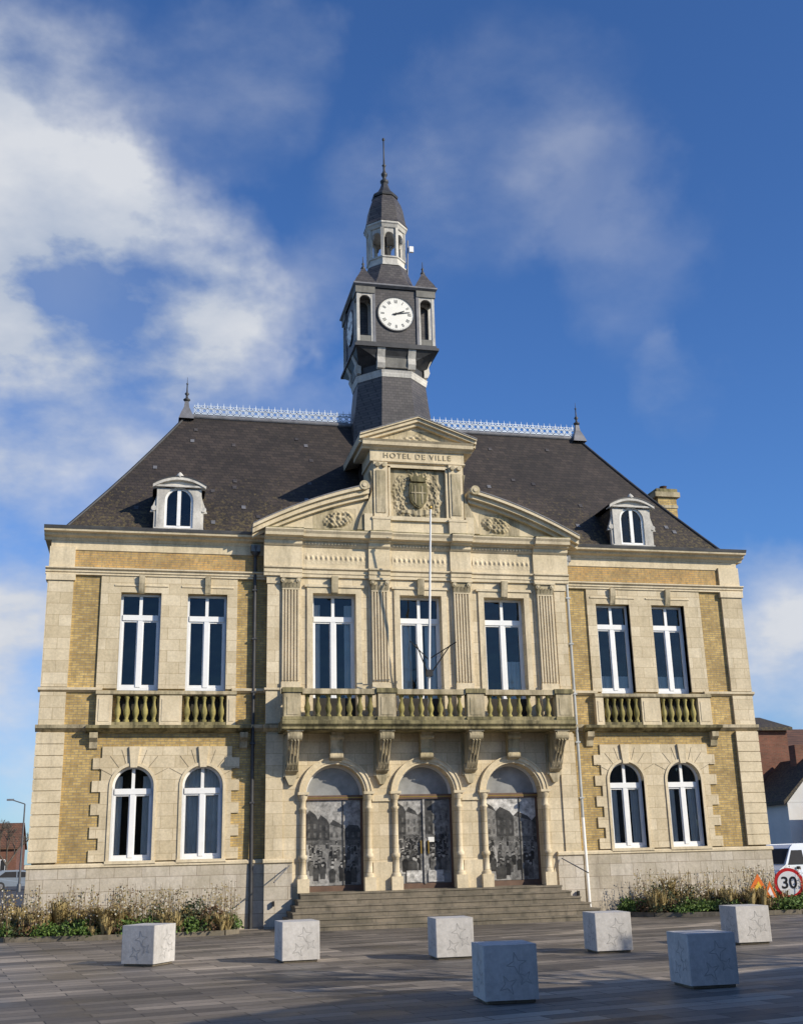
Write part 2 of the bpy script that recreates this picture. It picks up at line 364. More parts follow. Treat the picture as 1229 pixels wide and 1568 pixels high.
    for a,b_ in((6.30,7.68),(8.36,9.78)):
        bx(BA,a,b_,-.18,.0,5.582,5.68,'mossy')
        x0,x1=sorted((s*a,s*b_)); balusters(BA,x0+.03,x1-.03,-.09,5.68,.82,5,'balu')
    bx(G,5.0,11.97,-.12,.4,GZ-.2,1.42,'plinth'); 
    x0,x1=sorted((s*5.0,s*12.02)); cornice(G,x0,x1,-.10,1.42,[(.02,0),(.06,.03),(.06,.10),(.0,.14)],'stone')
    for i,xc in enumerate(XW):
        window(fr,gl,cu,s*xc,HW,6.70,9.77,.2,transom=9.0,curt={-1:(0,0),1:(5,5)}[s][i])
        window(fr,gl,cu,s*xc,RG,1.60,0,.14,arch=True,zs=3.76,transom=3.62,curt={-1:(2,1),1:(4,4)}[s][i])
for s in SG:
    x0,x1=sorted((s*11.4,s*11.85))
    W.box(x0,x1,.45,7.6,1.5,11.5,'brick'); G.box(s*11.4,s*11.97,.4,7.7,GZ-.2,1.55,'plinth')
    S.box(s*11.4,s*12.1,.02,7.9,11.42,11.69,'stone'); S.box(s*11.4,s*12.16,.4,8.0,11.701,11.79,'zinc')
W.box(-11.85,11.85,7.55,7.6,GZ,11.5,'brick')
W.done('brick_walls',H); G.done('plinth',H)
# ------------------------------------------------------------------ centre
C=B(); YC=-.35
DX=[-2.9,0,2.9]; DR=.93; DZ=3.42
ops=[(x-DR,x+DR,.55,DZ+DR) for x in DX]+[(x-.71,x+.71,5.62,9.82) for x in DX]
C.wall(-5.05,5.05,GZ-.2,11.4,ops,YC,.3,'ashlar')
for x in DX:
    C.spandrel(x,DR,DZ,DZ+DR,YC,.25,'ashlar',24)
    C.ring(x,DZ,DR,DR+.07,YC-.05,YC,'stone'); C.ring(x,DZ,DR+.07,DR+.19,YC-.09,YC,'stone'); C.ring(x,DZ,DR+.19,DR+.23,YC-.12,YC,'stone')
    C.ext([(YC,5.32),(YC-.42,5.32),(YC-.42,5.2),(YC-.34,5.1),(YC-.26,4.8),(YC-.30,4.6),(YC-.22,4.48),(YC,4.42)],'x',x-.19,x+.19,'stone2')
    C.tube((x-.22,YC-.34,5.18),(x+.22,YC-.34,5.18),.1,'stone2',12); C.tube((x-.21,YC-.22,4.58),(x+.21,YC-.22,4.58),.09,'stone2',12)
    for ss in SG:
        cx=x+ss*(DR+.10); yy=YC-.06
        prof=[(.15,.55),(.15,1.0),(.13,1.05),(.10,1.08),(.095,1.5),(.13,1.52),(.13,1.62),(.09,1.65),(.085,2.95),(.12,2.98),(.12,3.03),(.085,3.06),(.085,3.22),(.14,3.32),(.15,3.42)]
        C.lathe(prof,cx,yy,'ashlar',14)
        C.box(cx-.17,cx+.17,yy-.17,YC+.02,3.42,3.50,'stone')
        C.box(cx-.18,cx+.18,yy-.18,YC+.02,.552,.95,'stone')
for x0,x1 in((-1.75,-1.15),(1.15,1.75)):
    C.box(x0,x1,YC-.08,YC,.552,1.38,'stone'); C.box(x0,x1,YC-.06,YC,3.2,3.4,'stone')
for s in SG:
    C.box(s*4.25,s*5.10,YC-.07,YC,GZ-.1,1.42,'plinth')
    x0,x1=sorted((s*4.25,s*5.14)); cornice(C,x0,x1,YC-.06,1.42,[(.02,0),(.07,.03),(.07,.1),(.0,.14)],'stone')
    C.box(s*4.55,s*5.08,YC-.05,YC,1.56,5.28,'ashlar')
    C.box(s*4.70,s*5.09,YC-.07,YC,6.7,10.1,'ashlar'); C.box(s*4.68,s*5.12,YC-.11,YC,10.1,10.34,'stone')
    C.box(s*4.66,s*5.11,YC-.10,YC,5.6,6.7,'stone'); 
    x0,x1=sorted((s*4.6,s*5.16)); cornice(C,x0,x1,YC,5.36,[(.04,0),(.1,.05),(.18,.1),(.2,.2),(.0,.23)],'stone2')
    cornice(C,x0,x1,YC,6.58,[(.04,0),(.1,.04),(.16,.07),(.16,.13),(.0,.16)],'stone')
C.done('central_walls',H)
Pq=B()
for xc in(-4.34,-1.40,1.40,4.34):
    hw=.27
    Pq.box(xc-.36,xc+.36,YC-.04,YC,5.6,10.34,'stone')
    Pq.box(xc-hw,xc+hw,YC-.10,YC-.03,6.9,9.98,'stone')
    for i in range(6):
        a=xc-hw+i*(2*hw-.045)/5
        Pq.box(a,a+.045,YC-.145,YC-.09,6.95,9.90,'stone')
    Pq.box(xc-hw-.05,xc+hw+.05,YC-.18,YC,5.6,6.72,'stone'); Pq.box(xc-hw-.03,xc+hw+.03,YC-.17,YC,6.72,6.90,'stone')
    Pq.box(xc-hw-.01,xc+hw+.01,YC-.155,YC,9.90,9.95,'stone')
    Pq.ext([(xc-hw,9.95),(xc+hw,9.95),(xc+hw+.06,10.28),(xc-hw-.06,10.28)],'y',YC-.17,YC,'stone2')
    Pq.box(xc-hw-.09,xc+hw+.09,YC-.24,YC,10.28,10.35,'stone')
    for ss in SG:
        Pq.tube((xc+ss*.25,YC-.24,10.19),(xc+ss*.25,YC,10.19),.085,'stone2',12); Pq.tube((xc+ss*.25,YC-.26,10.19),(xc+ss*.25,YC-.2,10.19),.035,'stone',8)
    for i in range(5):
        a=xc-.24+i*.12
        Pq.loft([[(a-.05,YC-.17,9.96),(a+.05,YC-.17,9.96),(a+.05,YC-.1,9.96),(a-.05,YC-.1,9.96)],[(a-.055,YC-.22,10.06),(a+.055,YC-.22,10.06),(a+.055,YC-.1,10.06),(a-.055,YC-.1,10.06)],[(a-.02,YC-.26,10.13),(a+.02,YC-.26,10.13),(a+.02,YC-.1,10.13),(a-.02,YC-.1,10.13)]],'stone2')
for x in DX:
    for ss in SG: Pq.box(x+ss*.71,x+ss*.90,YC-.055,YC,5.62,9.82,'stone')
    Pq.box(x-.90,x+.90,YC-.055,YC,9.822,10.02,'stone'); Pq.box(x-.98,x+.98,YC-.10,YC,10.02,10.10,'stone')
    Pq.ext([(YC,10.36),(YC-.24,10.36),(YC-.2,10.1),(YC-.12,9.84),(YC,9.76)],'x',x-.11,x+.11,'stone2')
    window(fr,gl,cu,x,.71,5.62,9.82,-.05,transom=9.02,curt=3 if x>0 else (4 if x==0 else 1))
    Pq.box(x-.7,x+.7,-.10,-.07,5.62,6.45,'recess')  # dark sheet added before the glass, painting the shade behind the balcony rail
Pq.done('pilasters',H)
E=B()
def entab(x0,x1,dy):
    cornice(E,x0,x1,YC-dy,10.35,[(.08,0),(.08,.1),(.11,.11),(.11,.22),(.17,.26),(.17,.31)],'stone')
    cornice(E,x0,x1,YC-dy,10.661,[(.07,0),(.07,.70)],'stone')
    cornice(E,x0,x1,YC-dy,11.362,[(.10,0),(.16,.06),(.16,.16),(.26,.2),(.28,.24),(.44,.27),(.46,.36),(.52,.44),(.52,.48)],'stone')
    cornice(E,x0,x1,YC-dy,11.843,[(.50,0),(.50,.04),(.0,.12)],'mossy',yb=.6)
entab(-5.15,5.15,0)
for xc in(-4.34,-1.40,1.40,4.34): entab(xc-.36 if abs(xc)<3 else (xc-.36 if xc>0 else -5.22),xc+.36 if abs(xc)<3 else (5.22 if xc>0 else xc+.36),.10)
x=-5.1
while x<5.1:
    if min(abs(x-c) for c in(-4.34,-1.40,1.40,4.34))>.42: E.box(x,x+.06,YC-.20,YC-.1,11.44,11.51,'stone')
    x+=.11
def fz(x,z):
    v=abs(z-11.0)
    if v>.15: return .012 if v<.17 else 0
    return max(0,.022*(1-v/.15)+.030*cos(x*38)*(.5+.5*cos((z-11)*30)))
for a,b_ in((-3.9,-1.85),(-.95,.95),(1.85,3.9)): E.relief(a,b_,10.80,11.20,YC-.075,fz,'stone',200,16)
E.done('entablature',H)
BL=B(); YB=-1.45
BL.ext([(YC+.05,5.30),(YB,5.30),(YB-.06,5.33),(YB-.06,5.39),(YB-.15,5.47),(YB-.15,5.56),(YB-.05,5.60),(YC+.05,5.60)],'x',-4.72,4.72,'mossy')
piers=[(-4.66,-4.14),(-1.72,-1.16),(1.16,1.72),(4.14,4.66)]
for a,b_ in piers:
    BL.box(a,b_,YB-.03,YB+.33,5.602,6.44,'stone2'); BL.box(a+.09,b_-.09,YB-.045,YB,5.76,6.3,'stone2')
    BL.box(a-.04,b_+.04,YB-.07,YB+.37,5.602,5.70,'mossy'); BL.box(a-.05,b_+.05,YB-.08,YB+.38,6.442,6.585,'mossy')
for i in range(3):
    a,b_=piers[i][1],piers[i+1][0]
    BL.box(a+.04,b_-.04,YB+.0,YB+.3,5.603,5.71,'mossy'); BL.box(a+.05,b_-.05,YB-.02,YB+.32,6.40,6.56,'stone2')
    balusters(BL,a+.06,b_-.06,YB+.15,5.71,.69,7,'balu')
for s in SG:
    BL.box(s*4.28,s*4.58,YB+.37,YC,5.603,5.71,'mossy'); BL.box(s*4.27,s*4.6,YB+.38,YC,6.40,6.56,'stone2')
    for yy in(-.98,-.80,-.60,-.45): BL.lathe([(r*1.1,5.71+q/.66*.69) for r,q in BP],s*4.43,yy,'balu',10)
for xc in(-4.30,-1.44,1.44,4.30):
    pr=[(YC,5.30),(YB+.05,5.30),(YB+.03,5.12)]
    for t in range(9):
        q=t/8; pr.append((YB+.10+q*.82+ .07*sin(q*2*pi), 5.02-q*.95))
    pr+=[(YC,4.0)]
    BL.ext(pr,'x',xc-.17,xc+.17,'stone2')
    BL.tube((xc-.22,YB+.18,5.13),(xc+.22,YB+.18,5.13),.15,'stone2',14)
    BL.tube((xc-.2,YB+.90,4.22),(xc+.2,YB+.90,4.22),.12,'stone2',14)
    for dd in(-.1,0,.1): BL.tube((xc+dd,YB+.06,5.0),(xc+dd,YB+.78,4.2),.03,'stone2',6)
    BL.box(xc-.24,xc+.24,YC-.1,YC,3.95,5.3,'stone2')
    BL.box(xc-.25,xc+.25,YB+.02,YC,5.26,5.299,'stone2')
    BL.ext([(xc-.2,4.0),(xc+.2,4.0),(xc+.07,3.72),(xc-.07,3.72)],'y',YC-.16,YC,'stone2')
BL.done('balcony',H)
BA.done('window_balustrades',H)
# ------------------------------------------------------------------ pediment
Pd=B()
def curve(x): x=abs(x); return 13.50-(x-1.75)*.24-(x-1.75)**2*.040
n=18
for s in SG:
    xs=[1.75+(5.62-1.75)*i/n for i in range(n+1)]
    low=lambda x: curve(x)-.36
    for i in range(n):
        a,b_=xs[i],xs[i+1]; za=max(low(a)+.05,11.9);zb=max(low(b_)+.05,11.9)
        Pd.add([(s*a,YC-.05,11.8),(s*b_,YC-.05,11.8),(s*b_,YC-.05,zb),(s*a,YC-.05,za)],[(0,1,2,3)],'stone')
        for (t0,t1,yo,k) in((-.40,-.27,.22,'stone'),(-.27,-.11,.38,'stone'),(-.11,0,.50,'stone'),(0,.035,.52,'lead')):
            p=[(s*a,curve(a)+t0),(s*b_,curve(b_)+t0),(s*b_,curve(b_)+t1-.001),(s*a,curve(a)+t1-.001)]
            Pd.ext(p,'y',YC-yo,1.25,k)
    Pd.tube((s*1.93,YC-.53,curve(1.95)+.02),(s*1.93,.2,curve(1.95)+.02),.16,'stone2',16)
    Pd.tube((s*1.93,YC-.56,curve(1.95)+.02),(s*1.93,.2,curve(1.95)+.02),.07,'stone',12)
    def sw(x,z,s=s):
        dx=abs(x)-2.75
        d=math.hypot((dx)*.55,(z-12.36+ .16*dx)); r=.30-d
        if r<0: return 0
        nn=noise.noise(Vector((x*9,z*9,1.3)))
        return min(r*1.6,.12)*(.7+.6*nn+.3*sin(x*40)*sin(z*36))
    xa,xb=sorted((s*2.15,s*3.6)); Pd.relief(xa,xb,11.97,12.75,YC-.056,sw,'stone2',70,36)
YA=-.50
Pd.wall(-1.62,1.62,11.8,15.0,[(-1.0,1.0,12.5,14.25)],YA,.9,'stone')
Pd.box(-1.0,1.0,YA+.13,.9,12.4,14.3,'stone2')
for s in SG:
    Pd.box(s*1.08,s*1.56,YA-.10,YA,12.42,14.42,'stone'); 
    Pd.box(s*1.16,s*1.48,YA-.13,YA-.09,12.6,14.1,'stone2')
    Pd.box(s*1.02,s*1.62,YA-.16,YA,11.9,12.40,'stone'); Pd.box(s*1.0,s*1.65,YA-.18,YA,12.36,12.44,'stone')
    for ss in (1.2,1.44): Pd.tube((s*ss,YA-.2,14.3),(s*ss,YA,14.3),.08,'stone2',10)
    Pd.box(s*.97,s*1.04,YA-.06,YA+.1,12.44,14.3,'stone')
    pr=[]
    for t in range(13):
        q=t/12; pr.append((s*(1.63+.50*(1-q)**2+.07*sin(q*7)),12.0+q*2.1))
    Pd.ext([(s*1.6,12.0)]+pr+[(s*1.6,14.1)],'y',YA-.05,YA+.35,'stone2')
    Pd.box(s*1.62,s*1.9,YA-.12,.3,11.9,12.55,'stone')
Pd.box(-1.04,1.04,YA-.06,YA+.1,14.25,14.34,'stone'); Pd.box(-1.1,1.1,YA-.10,YA+.1,12.36,12.5,'stone')
cornice(Pd,-1.68,1.68,YA,14.42,[(.05,0),(.10,.03),(.10,.07),(.02,.09)],'stone',yb=.9)
cornice(Pd,-1.66,1.66,YA,14.511,[(.03,0),(.03,.37)],'stone',yb=.9)
cornice(Pd,-1.95,1.95,YA,14.882,[(.08,0),(.14,.06),(.26,.11),(.28,.22),(.34,.29)],'stone',yb=1.0)
for s in SG:
    for (t0,t1,yo,k) in((-.27,-.16,.2,'stone'),(-.16,-.05,.32,'stone'),(-.05,.0,.40,'stone'),(.0,.03,.42,'lead')):
        p=[(0,16.05+t0),(s*2.06,15.32+t0),(s*2.06,15.32+t1-.001),(0,16.05+t1-.001)]
        Pd.ext(p,'y',YA-yo,2.6,k)
Pd.ext([(-1.75,15.17),(1.75,15.17),(0,15.85)],'y',YA-.05,1.5,'stone')
Pd.relief(-1.0,1.0,15.18,15.6,YA-.056,lambda x,z:(max(0,min(.1,(.34-abs(x)*.33-(z-15.2))*.8))*(.6+.5*sin(x*26)*sin(z*30)) if z<15.2+.36*(1-abs(x)) else 0),'stone2',60,20)
Pd.box(-1.55,1.55,.9,3.0,11.8,15.2,'slate')
def arms(x,z):
    d=math.hypot(x/.72,(z-13.3)/.80); h=0
    if .72<d<1.05 and z<14.0:
        a=math.atan2(z-13.3,x)
        h=max(h,.11*(1-abs(d-.88)/.18)*(.7+.35*sin(a*22)*sin(d*40)))
    nn=noise.noise(Vector((x*5,z*5,3)))+.6*noise.noise(Vector((x*12,z*12,7)))
    if d<1.25: h=max(h,.085*max(0,nn+.30))
    if abs(z-12.72)<.09+.04*cos(x*6) and abs(x)<.62: h=max(h,.09+.02*sin(x*30))
    return h
Pd.relief(-.95,.95,12.52,14.24,YA+.122,arms,'stone2',120,110)
sh=[(-.30,13.72),(.30,13.72),(.31,13.3),(.26,13.05),(.14,12.9),(0,12.82),(-.14,12.9),(-.26,13.05),(-.31,13.3)]
Pd.ext(sh,'y',YA-.07,YA+.1,'mossy')
Pd.ext([(x*.86,13.3+(z-13.3)*.88) for x,z in sh],'y',YA-.09,YA,'mossy')
for x in(-.12,.12): Pd.box(x-.02,x+.02,YA-.11,YA,12.98,13.62,'stone2')
Pd.box(-.26,.26,YA-.112,YA,13.34,13.39,'stone2')
Pd.ext([(-.24,13.78),(.24,13.78),(.30,14.0),(.18,13.92),(.12,14.08),(0,13.94),(-.12,14.08),(-.18,13.92),(-.30,14.0)],'y',YA-.08,YA+.05,'mossy')
Pd.done('pediment',H)
tc=bpy.data.curves.new('inscription','FONT'); tc.body="HOTEL DE VILLE"; tc.size=.27; tc.extrude=.012; tc.align_x='CENTER'; tc.space_character=1.25
to=bpy.data.objects.new('tmp',tc); SC.collection.objects.link(to); bpy.context.view_layer.update()
me=bpy.data.meshes.new_from_object(to); bpy.data.objects.remove(to)
me.materials.clear(); me.materials.append(M['stone2']); io=bpy.data.objects.new('inscription',me); SC.collection.objects.link(io)
io.rotation_euler=(pi/2,0,0); io.location=(0,YA-.042,14.60); io.parent=H
# ------------------------------------------------------------------ doors
D=B()
def poster(b,x0,x1,z0,z1,y,seed,sky='ph4'):
    rd=random.Random(seed); w=x1-x0; h=z1-z0; zm=z0+h*.52
    b.box(x0,x1,y,y+.01,z0,z1,sky)
    q=lambda pts,k,l:b.add([(min(x1,max(x0,x)),y-.0012*l,min(z1,max(z0,z))) for x,z in pts],[tuple(range(len(pts)))],k)
    x=x0-rd.uniform(0,.2); hh=h*rd.uniform(.30,.42); dirn=rd.choice((-1,1))
    while x<x1-.02:     # receding street fronts
        ww=rd.uniform(.32,.62); hh2=max(.12*h,hh+dirn*-.06*h)
        k=rd.choice(['ph1','ph2','ph3'])
        q([(x,zm),(x+ww,zm),(x+ww,zm+hh2),(x,zm+hh)],k,1)
        q([(x,zm+hh),(x+ww,zm+hh2),(x+ww*.8,zm+hh2+.14),(x+ww*.25,zm+hh+.14)],'ph1',1)
        kk={'ph1':'ph2','ph2':'ph1','ph3':'ph2'}[k]
        nx=2 if ww<.45 else 3
        for i in range(nx):
            for j in range(2):
                xa=x+(i+.25)*ww/nx; za=zm+.10+j*.30*(hh/.9)
                if za+.16<zm+min(hh,hh2): q([(xa,za),(xa+.07,za),(xa+.07,za+.15),(xa,za+.15)],kk,2)
        x+=ww; hh=hh2
    q([(x0,z0),(x1,z0),(x1,zm),(x0,zm)],'ph3',3)
    q([(x0,zm-.10),(x1,zm-.16),(x1,zm+.02),(x0,zm+.02)],'ph2',4)
    q([(x0,z0),(x0+w*.45,z0),(x0+w*.1,zm-.1),(x0,zm-.1)],'ph4',4)
    for i in range(58):
        t=(i/58)**1.3; r=.018+.062*t; cx=rd.uniform(x0+r,x1-r); cz=zm+.02-t*(h*.34)+rd.uniform(-.04,.04)
        k=rd.choice(['ph0','ph0','ph1','ph1','ph2','ph3']); L_=5+i*.12
        zb=max(z0,cz-r*6)
        q([(cx-r*1.1,zb),(cx+r*1.1,zb),(cx+r*1.35,cz-r*1.8),(cx+r*.5,cz-r*.8),(cx-r*.5,cz-r*.8),(cx-r*1.35,cz-r*1.8)],k,L_)
        q([(cx+r*.62*cos(a*pi/4),cz+r*.8*sin(a*pi/4)) for a in range(8)],rd.choice(['ph3','ph4','ph2']),L_+.06)
        q([(cx-r*.8,cz+r*.35),(cx+r*.8,cz+r*.35),(cx+r*.5,cz+r),(cx-r*.5,cz+r)],'ph0',L_+.09)
for i,x in enumerate(DX):
    y=.06
    n=20; pts=[(x+DR*cos(pi*j/n),y+.06,3.42+DR*sin(pi*j/n)) for j in range(n+1)]
    D.add(pts,[tuple(range(n+1))],'greyglass')
    D.ring(x,3.42,DR-.08,DR,y,y+.06,'render')
    D.box(x-DR,x+DR,y-.05,y+.06,3.28,3.42,'wood'); D.box(x-DR,x+DR,y-.055,y-.05,3.33,3.36,'gold')
    D.box(x-DR,x-DR+.07,y,y+.05,.56,3.28,'wood'); D.box(x+DR-.07,x+DR,y,y+.05,.56,3.28,'wood')
    D.box(x-DR+.07,x+DR-.07,y+.02,y+.05,.56,.72,'wood')
    if i==1:
        D.box(x-DR+.07,x+DR-.07,y+.045,y+.06,.7,3.28,'greyglass')
        poster(D,x-DR+.10,x-.05,1.0,3.25,y+.03,27); poster(D,x+.05,x+DR-.10,1.0,3.25,y+.03,24,'ph3')  # print scenes here stand in for reflections on the glass leaves
        D.box(x-.03,x+.03,y-.02,y+.04,.7,3.28,'ph4')
        for ss in SG: D.box(x+ss*.10,x+ss*.14,y-.05,y-.01,1.6,2.0,'gold'); D.box(x+ss*.1,x+ss*.6,y+.0,y+.02,.75,1.1,'ph5')
        D.box(x+.12,x+.32,y-.01,y+.01,1.95,2.1,'curtain')
    else:
        poster(D,x-DR+.08,x+DR-.08,.73,3.27,y+.02,31+i,'ph4' if i==0 else 'ph5')
        D.box(x+.28,x+.31,y-.006,y+.02,.73,3.27,'ph1')
    D.box(x-DR,x+DR,-.35,.1,.50,.56,'step')
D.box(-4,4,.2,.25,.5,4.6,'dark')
D.done('doors',H)
fr.done('window_frames',H); gl.done('window_glass',H); cu.done('curtains_and_interior',H)
# ------------------------------------------------------------------ roof
R=B(); RX,RZ,RY=7.75,17.40,3.8
ex,ey0,ey1,ez=11.6,.12,7.48,11.78
def rr(t):
    bow=-.10*sin(pi*t)
    x=ex+(RX-ex)*t; z=ez+(RZ-ez)*t+bow*1.2
    return [(-x,ey0+(RY-ey0)*t,z),(x,ey0+(RY-ey0)*t,z),(x,ey1+(RY-ey1)*t,z),(-x,ey1+(RY-ey1)*t,z)]
R.loft([rr(t/6) for t in range(7)],'slate',False,False)
for sx in SG:
    for (y0) in (ey0,ey1):
        pr=[Vector((sx*(ex+(RX-ex)*t/6),y0+(RY-y0)*t/6,ez+(RZ-ez)*t/6-.12*sin(pi*t/6)+.02)) for t in range(7)]
        for i in range(6): R.tube(pr[i],pr[i+1],.055,'leadd',6)
R.tube((-RX,RY,RZ+.02),(RX,RY,RZ+.02),.10,'lead',8)
R.box(-12.0,12.0,-.3,.3,11.7,11.785,'zinc')
random.seed(5)
for i in range(46):
    t=random.uniform(.06,.9); xx=random.uniform(-1,1)*(ex+(RX-ex)*t-.4)
    if abs(xx)<2.2: continue
    z=ez+(RZ-ez)*t-.12*sin(pi*t); y=ey0+(RY-ey0)*t-.03
    u=Vector((0,(RY-ey0),(RZ-ez))).normalized()
    p=Vector((xx,y,z)); R.add([p,p+Vector((.14,0,0)),p+Vector((.14,0,0))+u*.17,p+u*.17],[(0,1,2,3)],random.choice(['lead','slate2','slate2']))
R.done('slate_roof',H)
K=B()
x=-7.45
while x<7.45:
    if abs(x)>1.55:
        K.box(x-.02,x+.02,RY-.02,RY+.02,RZ+.1,RZ+.50,'crest')
        q=[(x+.12+.085*cos(t*pi/4),RY,RZ+.28+.085*sin(t*pi/4)) for t in range(9)]
        for i in range(8): K.tube(q[i],q[i+1],.022,'crest',4)
        K.tube((x+.12,RY,RZ+.38),(x+.12,RY,RZ+.62),.03,'crest',4,.006)
        K.box(x+.05,x+.19,RY-.015,RY+.015,RZ+.46,RZ+.495,'crest')
    x+=.24
for s in SG:
    x0,x1=sorted((s*1.6,s*7.5))
    K.box(x0,x1,RY-.02,RY+.02,RZ+.13,RZ+.18,'crest'); K.box(x0,x1,RY-.02,RY+.02,RZ+.37,RZ+.405,'crest')
    K.loft([[(s*RX+q*a,RY+q*b_,z) for a,b_ in((-1,-1),(1,-1),(1,1),(-1,1))] for q,z in((.28,RZ-.15),(.2,RZ+.1),(.1,RZ+.35),(.07,RZ+.6))],'lead')
    K.lathe([(.07,RZ+.6),(.13,RZ+.66),(.13,RZ+.7),(.05,RZ+.75),(.04,RZ+.85),(.09,RZ+.92),(.03,RZ+1.0),(.02,RZ+1.3),(.05,RZ+1.33),(.012,RZ+1.37),(.005,RZ+1.6)],s*RX,RY,'leadd',8)
K.done('ridge_cresting',H)
Dm=B(); dfr=B(); dgl=B(); dcu=B()
for s in SG:
    xc=s*7.98; y=.05; z0=11.85
    for ss in SG:
        Dm.box(xc+ss*.46,xc+ss*.72,y-.1,y+.1,z0,13.32,'tstone'); Dm.box(xc+ss*.72,xc+ss*.80,y-.06,y+.1,z0,12.5,'tstone')
        Dm.ext([(xc+ss*.72,12.5),(xc+ss*.92,12.5),(xc+ss*.86,12.65),(xc+ss*.76,12.95),(xc+ss*.72,13.1)],'y',y-.05,y+.08,'tstone')
        Dm.tube((xc+ss*.80,y-.09,12.62),(xc+ss*.80,y+.05,12.62),.09,'tstone',10)
        Dm.box(xc+ss*.70,xc+ss*.74,y+.1,1.4,z0,13.3,'slate')
    Dm.box(xc-.8,xc+.8,y-.16,y+.1,z0-.08,z0+.1,'tstone')
    Dm.spandrel(xc,.46,12.90,13.42,y-.1,y+.1,'tstone',14)
    cv=lambda t:(xc+.86*t,13.40+.28*(1-t*t))
    m=14
    for i in range(m):
        a=cv(-1+2*i/m);b_=cv(-1+2*(i+1)/m)
        Dm.ext([(a[0],a[1]-.10),(b_[0],b_[1]-.10),b_,a],'y',y-.24,y+.1,'tstone')
        Dm.ext([(a[0],a[1]),(b_[0],b_[1]),(b_[0],b_[1]+.03),(a[0],a[1]+.03)],'y',y-.26,1.9,'leadd')
        Dm.add([(a[0],y-.1,13.3),(b_[0],y-.1,13.3),(b_[0],y-.1,b_[1]-.08),(a[0],y-.1,a[1]-.08)],[(0,1,2,3)],'tstone')
    Dm.box(xc-.86,xc+.86,y-.2,y+.1,13.34,13.40,'tstone')
    Dm.lathe([(.02,13.60),(.11,13.66),(.13,13.73),(.08,13.80),(.02,13.86)],xc,y-.15,'tstone',8)
    window(dfr,dgl,dcu,xc,.46,z0+.1,0,y-.04,arch=True,zs=12.90,transom=None,curt=0,dormer=True)
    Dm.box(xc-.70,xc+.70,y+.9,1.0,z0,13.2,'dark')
Dm.done('dormers',H); dfr.done('dormer_frames',H); dgl.done('dormer_glass',H); dcu.done('dormer_interior',H)
Ch=B(); Ch.box(10.75,11.55,3.3,4.3,11.9,14.95,'brick'); Ch.box(10.72,11.58,3.27,4.33,14.5,14.62,'stone2'); Ch.box(10.62,11.68,3.2,4.4,14.95,15.15,'stone2'); Ch.box(10.7,11.6,3.25,4.35,15.15,15.3,'mossy')
for yy in(3.55,4.05): Ch.lathe([(.15,15.3),(.13,15.45),(.16,15.47)],11.15,yy,'tile',10)
Ch.done('chimney',H)
# ------------------------------------------------------------------ tower
T=B(); TX,TY=.02,3.8
def oc(a,c,z): return [(TX+x,TY+y,z) for x,y in((c,-a),(a,-c),(a,c),(c,a),(-c,a),(-a,c),(-a,-c),(-c,-a))]
k8=math.tan(pi/8)
T.loft([oc(1.62,1.62*k8,15.0),oc(1.54,1.54*k8,17.2),oc(1.42,1.42*k8,18.2),oc(1.34,1.34*k8,19.0)],'slate2')
T.loft([oc(1.36,1.36*k8,18.98),oc(1.39,1.39*k8,19.1),oc(1.39,1.39*k8,19.14),oc(1.42,1.42*k8,19.24),oc(1.34,1.34*k8,19.28)],'tstone')
T.loft([oc(1.32,1.32*k8,19.28),oc(1.34,1.34*k8,19.55),oc(1.42,.98,19.82),oc(1.58,1.54,20.08)],'leadd')
def sq(a,z,k,z2): T.box(TX-a,TX+a,TY-a,TY+a,z,z2,k)
sq(1.64,20.08,'leadd',20.18); sq(1.57,20.181,'leadd',20.30)
FY=1.50
